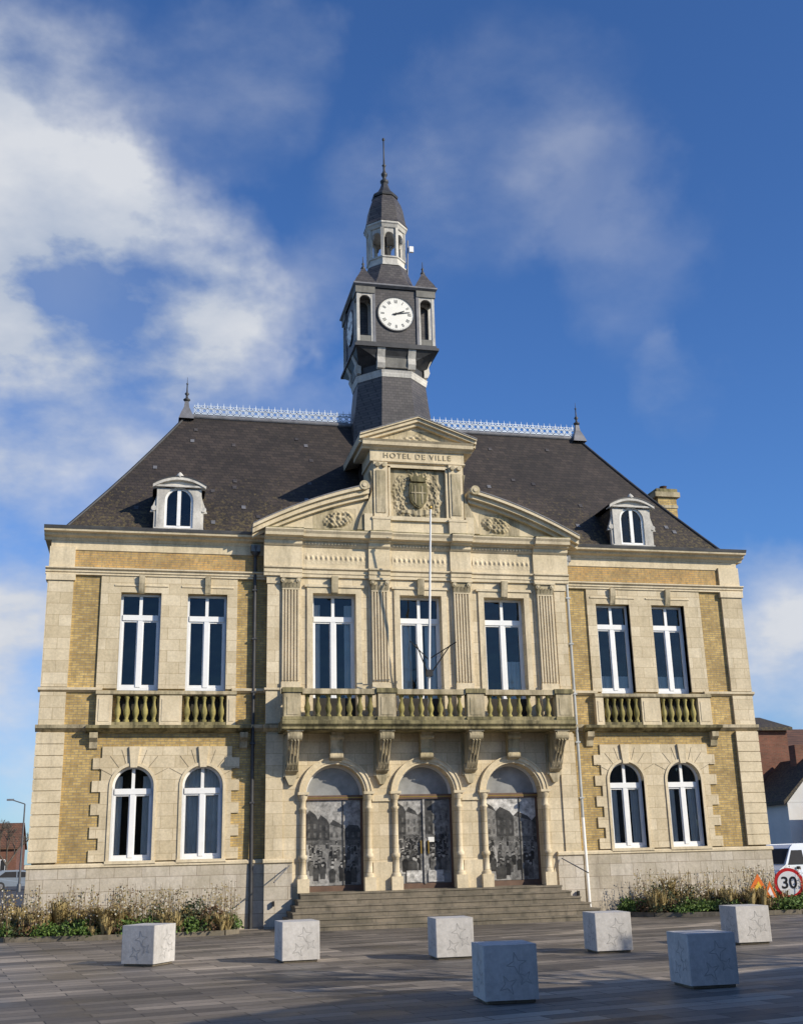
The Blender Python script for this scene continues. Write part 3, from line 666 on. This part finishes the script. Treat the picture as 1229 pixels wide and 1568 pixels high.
for d in range(4):
    ca,sa=cos(d*pi/2),sin(d*pi/2)
    def Rt(x,y,z): return (TX+x*ca-y*sa,TY+x*sa+y*ca,z)
    def bxr(x0,x1,y0,y1,z0,z1,k):
        pts=[Rt(x,y,z) for z in(z0,z1) for x,y in((x0,y0),(x1,y0),(x1,y1),(x0,y1))]
        T.add(pts,[(0,3,2,1),(4,5,6,7),(0,1,5,4),(1,2,6,5),(2,3,7,6),(3,0,4,7)],k)
    for xx in(-.60,.60):
        w=.15
        pf=[(-1.25,19.30),(-1.40,19.32),(-1.48,19.5),(-1.44,19.75),(-1.55,20.0),(-1.58,20.08),(-1.25,20.08)]
        vs=[Rt(xx-w,y,z) for y,z in pf]+[Rt(xx+w,y,z) for y,z in pf]; n=len(pf)
        T.add(vs,[(i,(i+1)%n,n+(i+1)%n,n+i) for i in range(n)]+[tuple(range(n)),tuple(range(n,2*n))],'tstone')
    bxr(-.60,.60,-1.40,-1.2,19.35,20.0,'grime')
    bxr(-.86,.86,-FY,0,20.3,22.62,'slate2')
    for ss in SG: bxr(ss*.86-.05,ss*.86+.05,-FY-.05,-FY+.04,20.3,22.62,'lead')
    def cl(r,a,off): return Rt(r*sin(a),-FY-.005-off,21.55+r*cos(a))
    T.add([cl(.70,2*pi*i/40,.03) for i in range(40)],[tuple(range(40))],'cream')
    T.loft([[cl(.70,2*pi*i/40,.0) for i in range(40)],[cl(.74,2*pi*i/40,.05) for i in range(40)],[cl(.69,2*pi*i/40,.05) for i in range(40)]],'leadd',False,False)
    def bar(a,r0,r1,w,off,k='black',w2=None):
        w2=w if w2 is None else w2; dx,dz=cos(a),-sin(a)
        q=[]
        for r,ww in((r0,w),(r1,w2)):
            for sg in SG:
                q.append(Rt(r*sin(a)+sg*ww*dx,-FY-.005-off,21.55+r*cos(a)+sg*ww*dz))
        T.add([q[0],q[1],q[3],q[2]],[(0,1,2,3)],k)
    for h_ in range(12):
        a=h_*pi/6
        nb={0:3,1:1,2:2,3:3,4:3,5:2,6:2,7:3,8:3,9:2,10:2,11:3}[h_]
        for j in range(nb):
            aa=a+(j-(nb-1)/2)*.085; bar(aa,.46,.60,.011,.035)
    for h_ in range(60): bar(h_*pi/30,.635,.665,.005,.035)
    bar(radians(66),-.1,.36,.035,.05,w2=.018); bar(radians(79),-.14,.56,.025,.06,w2=.012)
    T.add([cl(.05,2*pi*i/12,.065) for i in range(12)],[tuple(range(12))],'black')
for sx in SG:
    for sy in SG:
        cx,cy=TX+sx*1.20,TY+sy*1.20; hw=.28; p_=.055
        for a in SG:
            for b_ in SG:
                T.box(cx+a*hw-p_,cx+a*hw+p_,cy+b_*hw-p_,cy+b_*hw+p_,20.3,22.35,'tstone')
        for (px,py) in((0,1),(0,-1),(1,0),(-1,0)):
            if px: 
                T.box(cx+px*hw-.04,cx+px*hw+.04,cy-hw+p_,cy+hw-p_,20.32,20.56,'grime'); T.box(cx+px*hw-.045,cx+px*hw+.045,cy-hw+p_,cy+hw-p_,22.2,22.35,'grime')
            else:
                T.box(cx-hw+p_,cx+hw-p_,cy+py*hw-.04,cy+py*hw+.04,20.32,20.56,'grime')
                T.spandrel(cx,hw-p_,22.05,22.35,cy+py*hw-.045,cy+py*hw+.045,'tstone',10)
        T.box(cx-hw-.10,cx+hw+.10,cy-hw-.10,cy+hw+.10,22.352,22.62,'grime')
        T.loft([[(cx+q*a,cy+q*b_,z) for a,b_ in((-1,-1),(1,-1),(1,1),(-1,1))] for q,z in((.42,22.79),(.34,22.98),(.22,23.2),(.12,23.42),(.06,23.55))],'slate2')
        T.lathe([(.05,23.5),(.10,23.58),(.05,23.66),(.03,23.72),(.06,23.78),(.02,23.84),(.01,24.1)],cx,cy,'leadd',8)
T.loft([[(TX+a*x,TY+b_*x,z) for a,b_ in((-1,-1),(1,-1),(1,1),(-1,1))] for x,z in((1.56,22.62),(1.66,22.70),(1.66,22.76),(1.54,22.80))],'lead')
T.loft([oc(1.48,.9,22.79),oc(1.14,.70,23.05),oc(.94,.56,23.4),oc(.83,.45,23.8),oc(.76,.36,24.14)],'slate2')
LA=.72
T.loft([oc(a,a*k8,z) for a,z in((.79,24.12),(.79,24.2),(LA,24.22),(LA,24.46),(LA+.04,24.48),(LA+.04,24.54))],'tstone')
for i in range(8):
    a=pi/8+i*pi/4; r=LA*1.03
    T.lathe([(.085,24.54),(.085,25.85)],TX+r*cos(a),TY+r*sin(a),'tstone',4,a+pi/4,False)
for i in range(8):
    a0=pi/8+i*pi/4;a1=a0+pi/4; r=LA*1.05
    p0=Vector((TX+r*cos(a0),TY+r*sin(a0),0));p1=Vector((TX+r*cos(a1),TY+r*sin(a1),0))
    m=10
    for j in range(m):
        t0=.14+.72*j/m;t1=.14+.72*(j+1)/m
        z_=lambda t:25.42+.24*math.sqrt(max(0,1-((t-.5)/.36)**2))
        A=p0.lerp(p1,t0);Bq=p0.lerp(p1,t1)
        inn=lambda P_:Vector((TX+(P_.x-TX)*.86,TY+(P_.y-TY)*.86,0))
        T.add([(A.x,A.y,z_(t0)),(Bq.x,Bq.y,z_(t1)),(Bq.x,Bq.y,25.86),(A.x,A.y,25.86)],[(0,1,2,3)],'tstone')
        C1,C2=inn(A),inn(Bq); T.add([(A.x,A.y,z_(t0)),(Bq.x,Bq.y,z_(t1)),(C2.x,C2.y,z_(t1)),(C1.x,C1.y,z_(t0))],[(0,1,2,3)],'tstone')
T.loft([oc(a,a*k8,z) for a,z in((.66,25.8),(.75,25.84),(.80,25.96),(.84,26.0),(.84,26.08),(.77,26.12))],'tstone',True)
T.loft([oc(a,a*k8,z) for a,z in((.86,26.09),(.79,26.25),(.74,26.55),(.69,26.9),(.61,27.2),(.50,27.45),(.45,27.54))],'slate2')
T.loft([oc(a,a*k8,z) for a,z in((.50,27.53),(.52,27.60),(.48,27.68),(.41,27.74),(.30,27.85),(.20,28.05),(.14,28.25),(.11,28.35))],'leadd')
T.lathe([(.12,28.3),(.18,28.38),(.18,28.44),(.09,28.5),(.07,28.62),(.12,28.7),(.14,28.78),(.08,28.86),(.05,28.95),(.05,29.15),(.09,29.2),(.04,29.26),(.03,29.6),(.025,30.4),(.06,30.44),(.06,30.5),(.01,30.56)],TX,TY,'leadd',10)
T.lathe([(.28,24.75),(.27,24.8),(.21,24.95),(.16,25.2),(.11,25.3),(.03,25.34)],TX,TY,'black',12)
T.tube((TX,TY,25.3),(TX,TY,25.8),.03,'black')
T.box(TX+.87,TX+1.04,TY-.5,TY-.4,24.95,25.2,'white'); T.tube((TX+.78,TY-.4,23.9),(TX+.83,TY-.4,25.5),.03,'lead')
T.done('clock_tower',H)
Q=B()
for x,k,k2 in((-5.47,'leadd','leadd'),(5.30,'pipe','white')):
    Q.tube((x,-.12,2.6),(x,-.12,11.2),.055,k,8); Q.tube((x,-.2,GZ),(x,-.12,2.6),.06,k2,8)
    Q.lathe([(.06,11.05),(.13,11.15),(.15,11.35),(.15,11.4)],x,-.15,k,8)
    Q.box(x-.15,x+.15,-.28,-.02,11.2,11.42,'zinc')
    for z in(3.2,5,6.6,8.3,9.9): Q.box(x-.08,x+.08,-.19,-.0,z,z+.05,k)
for s in SG:
    Q.tube((s*4.35,YC-.14,1.35),(s*4.9,-1.3,.9),.02,'lead',6)
    Q.box(s*4.8,s*4.86,YC-.2,YC-.1,.2,.35,'black')
Q.done('downpipes',H)
Fp=B()
Fp.tube((0.0,-1.0,5.62),(.03,-2.0,12.35),.045,'white',10,.03); Fp.lathe([(.02,12.34),(.06,12.38),(.06,12.43),(.01,12.5)],.03,-2.0,'gold',8)
Fp.done('flagpole',H)
Ft=B()
for a in(-1,1):
    Ft.tube((0,-1.2,7.55),(a*.75,-1.9,8.0),.018,'black',6); Ft.tube((0,-1.2,7.0),(a*.55,-1.9,7.9),.018,'black',6)
Ft.box(-.1,.1,-1.35,-1.2,7.0,7.2,'black')
Ft.done('flag_bracket',H)
St=B(); nst=6; rise=(.55-GZ)/nst
for i in range(nst):
    z1=.548-i*rise; e=.34*i
    St.box(-4.05-e*.35,4.15+e*.5,-.85-e,-.3-.001*i,z1-rise-.001,z1,'step')
    St.box(-4.07-e*.35,4.17+e*.5,-.875-e,-.4,z1-.045,z1+.001,'step')
St.done('entrance_steps',H)
S.done('stone_dressings',H)
# ------------------------------------------------------------------ ground
g=B(); g.add([(-600,-300,GZ-.004),(600,-300,GZ-.004),(600,900,GZ-.004),(-600,900,GZ-.004)],[(0,1,2,3)],'asphalt'); g.done('ground')
g=B(); g.add([(-19,-60,GZ),(22,-60,GZ),(22,9,GZ),(-19,9,GZ)],[(0,1,2,3)],'pave'); g.done('plaza_pavement')
def bollard(x,y,rz):
    b=B(); a=.39; h=.78
    b.loft([[(sx*a,sy*a,z) for sx,sy in((-1,-1),(1,-1),(1,1),(-1,1))] for z in(.05,h)],'block',True,True)
    b.box(-a+.04,a-.04,-a+.04,a-.04,0,.06,'step')
    e=empty('stone_bollard',(x,y,GZ),rz)
    b.done('cube',e,.018)
    d=B()
    for q in range(4):
        ca,sa=cos(q*pi/2),sin(q*pi/2)
        def pt(x_,z_): return (x_*ca+(a+.002)*sa,x_*sa-(a+.002)*ca,z_)
        for(cx,cz,r,ph) in((.08,.53,.15,.2),(.20,.33,.11,.9),(-.05,.25,.14,.5)):
            pts=[]
            for i in range(8):
                rr_=r if i%2==0 else r*.33; t=ph+i*pi/4; pts.append((cx+rr_*cos(t),cz+rr_*sin(t)))
            for i in range(8):
                p_=Vector(pts[i]);q_=Vector(pts[(i+1)%8]); dd=(q_-p_).normalized(); nn=Vector((dd.y,-dd.x))*.006
                d.add([pt(*v) for v in(p_-nn,p_+nn,q_+nn,q_-nn)],[(0,1,2,3)],'blockd')
    d.done('star_engraving',e)
for x,y,r in((-8.5,-10.67,-.6),(-5.54,-11.39,.08),(-2.51,-12.23,-.03),(.80,-12.48,-.05),(4.19,-12.05,-.03),(-3.55,-19.13,-.06),(-.22,-18.69,-.03)): bollard(x,y,r)
# ------------------------------------------------------------------ flower beds
def bed(name,outline,n,seed,special=()):
    random.seed(seed)
    e=empty(name)
    b=B(); b.add([(x,y,GZ+.10) for x,y in outline],[tuple(range(len(outline)))],'soil'); b.done('soil',e)
    kb=B()
    for i in range(len(outline)):
        p=Vector((*outline[i],0));q=Vector((*outline[(i+1)%len(outline)],0))
        if p.y>-.2 and q.y>-.2: continue
        d=(q-p).normalized(); nn=Vector((d.y,-d.x,0))*.06
        vs=[p-nn,p+nn,q+nn,q-nn]; kb.add([(v.x,v.y,GZ-.01) for v in vs]+[(v.x,v.y,GZ+.13) for v in vs],[(4,5,6,7),(0,1,5,4),(1,2,6,5),(2,3,7,6),(3,0,4,7)],'step')
    kb.done('kerb',e)
    xs=[p[0] for p in outline];ys=[p[1] for p in outline]
    def inside(x,y):
        c=False;j=len(outline)-1
        for i in range(len(outline)):
            a,b_=outline[i],outline[j]
            if (a[1]>y)!=(b_[1]>y) and x<(b_[0]-a[0])*(y-a[1])/(b_[1]-a[1])+a[0]: c=not c
            j=i
        return c
    pl=B()
    def clump(x,y,kind,h,R_,nl):
        for i in range(nl):
            a=random.uniform(0,2*pi); l=random.uniform(.4,1); w=random.uniform(.012,.035)
            if kind in('leaf','leafd','rust'):
                r=R_*math.sqrt(random.random()); zc=GZ+.1+h*math.sqrt(max(0,1-(r/R_)**2))*random.uniform(.35,1)
                c=Vector((x+r*cos(a),y+r*sin(a),zc)); u=Vector((random.uniform(-1,1),random.uniform(-1,1),random.uniform(-.4,1))).normalized()*random.uniform(.03,.075)
                v=u.cross(Vector((random.uniform(-1,1),random.uniform(-1,1),random.uniform(-1,1)))).normalized()*random.uniform(.018,.035)
                pl.add([c-u,c+v,c+u,c-v],[(0,1,2,3)],kind)
            else:
                p0=Vector((x+.03*cos(a),y+.03*sin(a),GZ+.1)); p1=p0+Vector((R_*l*cos(a)*.6,R_*l*sin(a)*.6,h*l)); p2=p0+Vector((R_*l*cos(a)*1.4,R_*l*sin(a)*1.4,h*l*1.1))
                n_=Vector((-sin(a),cos(a),0))*w*.5
                pl.add([p0-n_,p0+n_,p1+n_,p1-n_,p2],[(0,1,2,3),(3,2,4)],kind)
    cnt=0
    while cnt<n:
        x=random.uniform(min(xs),max(xs));y=random.uniform(min(ys),max(ys))
        if not inside(x,y): continue
        cnt+=1
        t=noise.noise(Vector((x*1.0,y*1.3,seed)))+random.uniform(-.14,.14)
        kind='leaf' if t<-.02 else('leafd' if t<.10 else('rust' if t<.18 else 'straw'))
        clump(x,y,kind,random.uniform(.18,.48)*(1.5 if kind=='straw' else 1),random.uniform(.16,.34),46)
        if random.random()<.20 and y>-2.3:
            for _ in range(3):
                hh=random.uniform(.6,1.35); bx_=x+random.uniform(-.1,.1);lx=random.uniform(-.14,.14); ly=random.uniform(-.1,.1)
                pl.tube((bx_,y,GZ+.1),(bx_+lx,y+ly,GZ+.1+hh),.008,'straw' if _==0 else 'rust',3,.004)
                for q in range(7):
                    f=random.uniform(.45,1); c=Vector((bx_+lx*f+random.uniform(-.09,.09),y+ly*f+random.uniform(-.05,.05),GZ+.1+hh*f))
                    s_=random.uniform(.014,.028); k=random.choice(['flower','straw','leafd','rust','straw'])
                    pl.add([c+Vector((-s_,0,0)),c+Vector((0,0,-s_)),c+Vector((s_,0,0)),c+Vector((0,0,s_))],[(0,1,2,3)],k)
    for(x,y,k,h,R_,nl) in special: clump(x,y,k,h,R_,nl)
    pl.done('plants',e)
bed('flower_bed',[(-12.6,-.15),(-12.9,-1.0),(-12.2,-1.9),(-10.3,-2.4),(-8,-2.6),(-6.4,-2.5),(-6.0,-2.0),(-6.0,-.15)],560,3,
    ((-9.7,-2.0,'straw',.7,.5,600),(-9.3,-1.8,'straw',.6,.4,400),(-7.2,-1.7,'leafd',.9,.5,500),(-6.7,-1.9,'rust',.7,.45,400),(-8.2,-1.5,'leafd',.7,.5,400),(-11.6,-1.5,'rust',.6,.5,300),(-10.9,-1.2,'straw',.9,.4,300),(-12.0,-1.1,'straw',.8,.4,250)))
bed('flower_bed',[(6.4,-.15),(6.1,-1.2),(6.6,-2.2),(8.5,-3.2),(10.8,-3.4),(12.6,-2.4),(13.6,-1.0),(13.4,.6),(12.2,.6),(12.2,-.15)],660,5,
    ((7.2,-1.4,'leafd',.9,.5,500),(8.2,-1.2,'leafd',.8,.5,400),(9.4,-2.6,'rust',.5,.4,300),(11.8,-2.2,'leaf',.5,.5,500),(10.9,-2.9,'leaf',.4,.5,400),(7.7,-1.0,'straw',1.0,.4,300)))
# ------------------------------------------------------------------ signs
e=empty('speed_limit_sign',(11.35,-2.0,.42),radians(-18))
b=B()
for r,k,yo in((.46,'red',0),(.36,'white',-.008)):
    b.add([(r*cos(2*pi*i/32),yo,r*sin(2*pi*i/32)) for i in range(32)],[tuple(range(32))[::-1]],k)
b.ext([(.46*cos(2*pi*i/32),.46*sin(2*pi*i/32)) for i in range(32)],'y',.002,.03,'lead')
for x in(-.25,.25): b.tube((x,.03,-.84),(x,.05,.2),.02,'lead'); b.tube((x,.03,.2),(x,.6,-.84),.02,'lead')
b.done('disc_and_stand',e)
tc=bpy.data.curves.new('t','FONT'); tc.body="30"; tc.size=.50; tc.extrude=.003; tc.align_x='CENTER'; tc.align_y='CENTER'; tc.offset=.008
to=bpy.data.objects.new('tmp',tc); SC.collection.objects.link(to); bpy.context.view_layer.update()
me=bpy.data.meshes.new_from_object(to); bpy.data.objects.remove(to); me.materials.clear(); me.materials.append(M['black'])
o=bpy.data.objects.new('number',me); SC.collection.objects.link(o); o.parent=e; o.rotation_euler=(pi/2,0,0); o.location=(0,-.014,0)
e=empty('roadworks_sign',(10.15,-2.2,GZ+.08),radians(-10))
b=B()
b.ext([(-.48,.30),(.42,.30),(.02,1.08)],'y',0,.03,'orange'); b.add([(-.30,-.006,.39),(.25,-.006,.39),(.02,-.006,.86)],[(0,1,2)],'yellow')
b.ext([(.1,.2),(.62,.3),(.42,.85)],'y',.12,.14,'orange'); b.add([(.2,.11,.3),(.52,.11,.36),(.41,.11,.68)],[(0,1,2)],'white')
b.add([(-.1,-.01,.45),(.0,-.01,.45),(.05,-.01,.62),(-.02,-.01,.65)],[(0,1,2,3)],'black')
for x in(-.35,.3): b.tube((x,.02,.35),(x,.02,-.05),.018,'black'); b.tube((x,.02,.5),(x,.5,-.05),.018,'black')
b.done('panel_and_legs',e)
# ------------------------------------------------------------------ vehicles
def car(name,loc,rz,paint,van=False):
    M[paint[0]]=m_plain(paint[0],paint[1],.25,.3,.03,2,0)
    e=empty(name,loc,rz); b=B()
    if van:
        body=[(-2.3,.35),(2.25,.35),(2.35,.6),(2.3,.95),(1.75,1.15),(1.15,1.85),(.9,1.98),(-2.2,2.0),(-2.35,1.8)]; w=.93
        win=[(1.62,1.15),(1.15,1.75),(.35,1.75),(.35,1.15)]; win2=[(.2,1.15),(.2,1.75),(-.9,1.75),(-.9,1.15)]; ws=[(1.73,1.18),(1.18,1.82)]
    else:
        body=[(-2.1,.35),(2.05,.32),(2.12,.55),(2.0,.78),(1.15,.93),(.45,1.40),(.2,1.46),(-1.1,1.46),(-1.5,1.35),(-2.0,.98),(-2.15,.9)]; w=.86
        win=[(1.0,.95),(.42,1.34),(-.15,1.38),(-.15,.95)]; win2=[(-.22,.95),(-.22,1.38),(-1.05,1.38),(-1.6,.98)]; ws=[(1.12,.95),(.46,1.38)]
    def yy(z): return w*(1-.16*max(0,(z-.9)))
    n=len(body)
    vs=[(x,-yy(z),z) for x,z in body]+[(x,yy(z),z) for x,z in body]
    b.add(vs,[(i,(i+1)%n,n+(i+1)%n,n+i) for i in range(n)]+[tuple(range(n)),tuple(range(n,2*n))[::-1]],paint[0])
    for s in SG:
        for wq in(win,win2):
            b.add([(x,s*(yy(z)+.006),z) for x,z in wq],[(0,1,2,3)],'dark')
        for wx in(-1.35,1.35):
            b.tube((wx,s*(w-.18),.32),(wx,s*(w+.012),.32),.33,'tyre',20); b.tube((wx,s*(w),.32),(wx,s*(w+.02),.32),.19,'lead',12)
        b.box(2.0,2.13 if not van else 2.36,s*.5,s*.78,.66,.80,'lead'); b.box(-2.17,-2.1,s*.55,s*.8,.75,.9,'red'); b.box(.95,1.1,s*(w),s*(w+.14),.95,1.08,'tyre')
    (xa,za),(xb,zb)=ws
    b.add([(xa+.012,-w*.82,za+.02),(xa+.012,w*.82,za+.02),(xb+.012,w*.78,zb),(xb+.012,-w*.78,zb)],[(0,1,2,3)],'dark')
    b.box(2.09,2.15 if not van else 2.38,-.6,.6,.34,.50,'tyre'); b.box(-2.18,-2.1,-.26,.26,.5,.61,'white')
    b.done('bodywork',e,.03)
car('parked_car',(-18.0,60,GZ),radians(12),('paint_grey',(.24,.28,.33)))
car('parked_car',(-24.2,78,GZ),radians(8),('paint_dark',(.04,.05,.07)))
car('parked_van',(19.7,11.6,GZ),radians(205),('paint_white',(.72,.72,.72)),True)
def house(name,x0,x1,y0,y1,ze,zr,wall,roof,axis='x',wins=True):
    e=empty(name); b=B()
    b.box(x0,x1,y0,y1,GZ,ze,wall)
    o=.3
    if axis=='x':
        ym=(y0+y1)/2
        b.ext([(y0-o,ze-.1),(ym,zr),(y1+o,ze-.1),(y1+o,ze+.08),(ym,zr+.18),(y0-o,ze+.08)],'x',x0-.2,x1+.2,roof)
        b.ext([(y0,ze-.01),(y1,ze-.01),(ym,zr-.01)],'x',x0,x1,wall)
    else:
        xm=(x0+x1)/2
        b.ext([(x0-o,ze-.1),(xm,zr),(x1+o,ze-.1),(x1+o,ze+.08),(xm,zr+.18),(x0-o,ze+.08)],'y',y0-.2,y1+.2,roof)
        b.ext([(x0,ze-.01),(x1,ze-.01),(xm,zr-.01)],'y',y0,y1,wall)
    b.done('walls_and_roof',e)
    w=B()
    if wins:
        nx=max(1,int((x1-x0)/2.6))
        for i in range(nx):
            xc=x0+(i+.5)*(x1-x0)/nx
            for fl in range(max(1,int(ze/2.8))):
                z=.6+fl*2.8
                w.box(xc-.5,xc+.5,y0-.03,y0+.02,z,z+1.3,'dark'); w.box(xc-.57,xc+.57,y0-.05,y0+.01,z-.1,z,'white')
                for ss in SG: w.box(xc+ss*.5,xc+ss*.57,y0-.045,y0+.01,z,z+1.37,'white')
                w.box(xc-.03,xc+.03,y0-.04,y0-.03,z,z+1.3,'white'); w.box(xc-.57,xc+.57,y0-.045,y0+.01,z+1.3,z+1.37,'white')
        w.box((x0+x1)/2-.4,(x0+x1)/2+.4,(y0+y1)/2-.3,(y0+y1)/2+.3,zr-.4,zr+.9,'redbrick')
        w.done('windows_and_chimney',e)
house('brick_house',22.6,26.0,21,27,7.7,8.5,'redbrick','slate','x',False)
house('brick_house',26.4,34,23,34,6.6,8.3,'redbrick','tile','x',False)
house('white_house',23.1,27.3,17,20.5,3.6,5.7,'render','slate','y',True)
house('garage',24.2,34,15.0,16.8,2.2,3.4,'render','tile','x',False)
for i,(x,w,h,k,rf) in enumerate(((-21.8,6.5,3.1,'redbrick','tile'),(-28.6,6.5,4.2,'render','slate'),(-35.5,6.6,3.4,'redbrick','tile'),(-43,7,4.6,'render','tile'))):
    house('terraced_house',x-w,x,96,105,h,h+2.6,k,rf,'x',True)
house('unseen_house',4.5,13,-41,-27,6.2,9.4,'redbrick','tile','x',True)  # unseen house added to throw shade on the near paving
house('unseen_house',13.3,24,-41,-27,7.0,10.6,'render','slate','x',True)  # second unseen house added for the foreground shade
house('unseen_house',-22,-12,-60,-50,6.4,9.6,'redbrick','tile','x',True)
house('unseen_house',-11.5,4,-62,-52,7.4,10.6,'brick','slate','x',True)
def tree(name,loc,h,seed,lv=5):
    random.seed(seed); b=B()
    def br(p,d,l,r,lv):
        q=p+d*l; b.tube(p,q,r,'bark',5,r*.68)
        if lv==0: return
        for _ in range(3 if lv>1 else 4):
            nd=(d+Vector((random.uniform(-.8,.8),random.uniform(-.8,.8),random.uniform(-.15,.5)))).normalized()
            br(q,nd,l*random.uniform(.6,.8),r*.62,lv-1)
    br(Vector((0,0,0)),Vector((0,0,1)),h*.3,h*.025,lv)
    o=b.done(name); o.location=loc; return o
tree('bare_tree',(-20.2,72,GZ),6,11); tree('bare_tree',(-26,80,GZ),8,12); tree('bare_tree',(-23,90,GZ),7,13)
tree('bare_tree',(5.5,-24.0,GZ),9,21); tree('bare_tree',(11.5,-23.0,GZ),9,22)  # unseen trees added to cast streaky shadows on the foreground
b=B(); b.tube((0,0,0),(0,0,6.2),.09,'zinc',8,.05); b.tube((0,0,6.2),(-.9,0,6.5),.04,'zinc'); b.box(-1.3,-.8,-.12,.12,6.45,6.58,'lead'); b.lathe([(.16,0),(.16,.5),(.1,.6)],0,0,'zinc',8)
o=b.done('street_lamp'); o.location=(-17.3,54,GZ)
# ------------------------------------------------------------------ light
az,el=radians(48),radians(27)
sd=Vector((sin(az)*cos(el),-cos(az)*cos(el),sin(el)))
L=bpy.data.lights.new('sun','SUN'); L.energy=5.0; L.angle=radians(.5); L.color=(1,.90,.74)
lo=bpy.data.objects.new('sun',L); SC.collection.objects.link(lo); lo.rotation_euler=sd.to_track_quat('Z','Y').to_euler()
w=bpy.data.worlds.new('World'); SC.world=w; w.use_nodes=True; nt=w.node_tree; bg=nt.nodes['Background']
sk=N(nt,'ShaderNodeTexSky',sky_type='NISHITA',sun_disc=False); sk.sun_elevation=el; sk.sun_rotation=math.atan2(sd.x,sd.y); sk.air_density=1.0; sk.dust_density=.4; sk.ozone_density=2.5
tcn=N(nt,'ShaderNodeTexCoord').outputs['Generated']
nv=N(nt,'ShaderNodeTexNoise',i_Scale=4.0,i_Detail=6.0,i_Roughness=.6); nt.links.new(tcn,nv.inputs['Vector'])
sub=N(nt,'ShaderNodeVectorMath',operation='SUBTRACT'); nt.links.new(nv.outputs['Color'],sub.inputs[0]); sub.inputs[1].default_value=(.5,.5,.5)
scl=N(nt,'ShaderNodeVectorMath',operation='SCALE'); nt.links.new(sub.outputs[0],scl.inputs[0]); scl.inputs['Scale'].default_value=.25
wd=N(nt,'ShaderNodeVectorMath',operation='ADD'); nt.links.new(tcn,wd.inputs[0]); nt.links.new(scl.outputs[0],wd.inputs[1])
nm=N(nt,'ShaderNodeVectorMath',operation='NORMALIZE'); nt.links.new(wd.outputs[0],nm.inputs[0])
acc=None
for a,e_,rad,amp in((-9,34,9,.9),(-13,29,10,1.1),(-7,27,7,.9),(-1,28.5,7,1.0),(3,26,5,.6),(-8,21,8,.75),(0,21,6,.45),(-7,14,7,.45),(4,38,5,.28),(7,28,4,.25),(20,36,7,.18),(13,32,5,.22),(25,33,5,.12),(29,22.6,3.0,.28),(31.5,10,5,.6),(28,28,5,.12),(8,20,5,.22),(-7,7,8,.75),(1,17,5,.25),(34,4,8,.6),(60,25,18,.8),(-50,30,20,.9),(150,30,25,.7),(-120,20,25,.8),(100,15,15,.8)):
    A,E_=radians(a),radians(e_); d=(sin(A)*cos(E_),cos(A)*cos(E_),sin(E_))
    dt=N(nt,'ShaderNodeVectorMath',operation='DOT_PRODUCT'); nt.links.new(nm.outputs[0],dt.inputs[0]); dt.inputs[1].default_value=d
    mr=N(nt,'ShaderNodeMapRange',interpolation_type='SMOOTHSTEP',i_1=cos(radians(rad)),i_2=1.0,i_3=0.0,i_4=amp); nt.links.new(dt.outputs['Value'],mr.inputs[0])
    if acc is None: acc=mr.outputs[0]
    else:
        ad=N(nt,'ShaderNodeMath',operation='ADD'); nt.links.new(acc,ad.inputs[0]); nt.links.new(mr.outputs[0],ad.inputs[1]); acc=ad.outputs[0]
mpn=N(nt,'ShaderNodeMapping'); mpn.inputs['Scale'].default_value=(1,1,1.8); mpn.inputs['Rotation'].default_value=(.3,.4,0); nt.links.new(tcn,mpn.inputs[0])
cn=N(nt,'ShaderNodeTexNoise',i_Scale=5.5,i_Detail=8.0,i_Roughness=.55); nt.links.new(mpn.outputs[0],cn.inputs['Vector'])
cr=N(nt,'ShaderNodeMapRange',i_1=.34,i_2=.66,i_3=.12,i_4=1.2); nt.links.new(cn.outputs[0],cr.inputs[0])
mu=N(nt,'ShaderNodeMath',operation='MULTIPLY',use_clamp=True); nt.links.new(acc,mu.inputs[0]); nt.links.new(cr.outputs[0],mu.inputs[1])
tint=mixc(nt,1.0,sk.outputs[0],(.68,1.08,1.66),'MULTIPLY')
cc_=mixc(nt,ramp(nt,cn.outputs[0],.38,.64),(4.4,5.2,6.7),(7.4,7.7,8.3))
fin=mixc(nt,mu.outputs[0],tint,cc_)
nt.links.new(fin,bg.inputs[0]); bg.inputs[1].default_value=.092
SC.view_settings.view_transform='Standard'; SC.view_settings.look='None'; SC.view_settings.exposure=0
f,p,r,ps=1707.75,.2962,.0255,.2268
rt=Vector((cos(ps),-sin(ps),0)); up=Vector((-sin(ps)*sin(p),-cos(ps)*sin(p),cos(p))); fw=Vector((sin(ps)*cos(p),cos(ps)*cos(p),sin(p)))
cx=rt*cos(r)-up*sin(r); cy=rt*sin(r)+up*cos(r); cz=-fw
mt=Matrix(((cx.x,cy.x,cz.x,-8.73),(cx.y,cy.y,cz.y,-35.73),(cx.z,cy.z,cz.z,1.65),(0,0,0,1)))
cam=bpy.data.cameras.new('camera'); cam.sensor_fit='VERTICAL'; cam.sensor_height=24; cam.lens=24*f/1568; cam.clip_end=3000; cam.clip_start=.1
co=bpy.data.objects.new('camera',cam); SC.collection.objects.link(co); co.matrix_world=mt; SC.camera=co
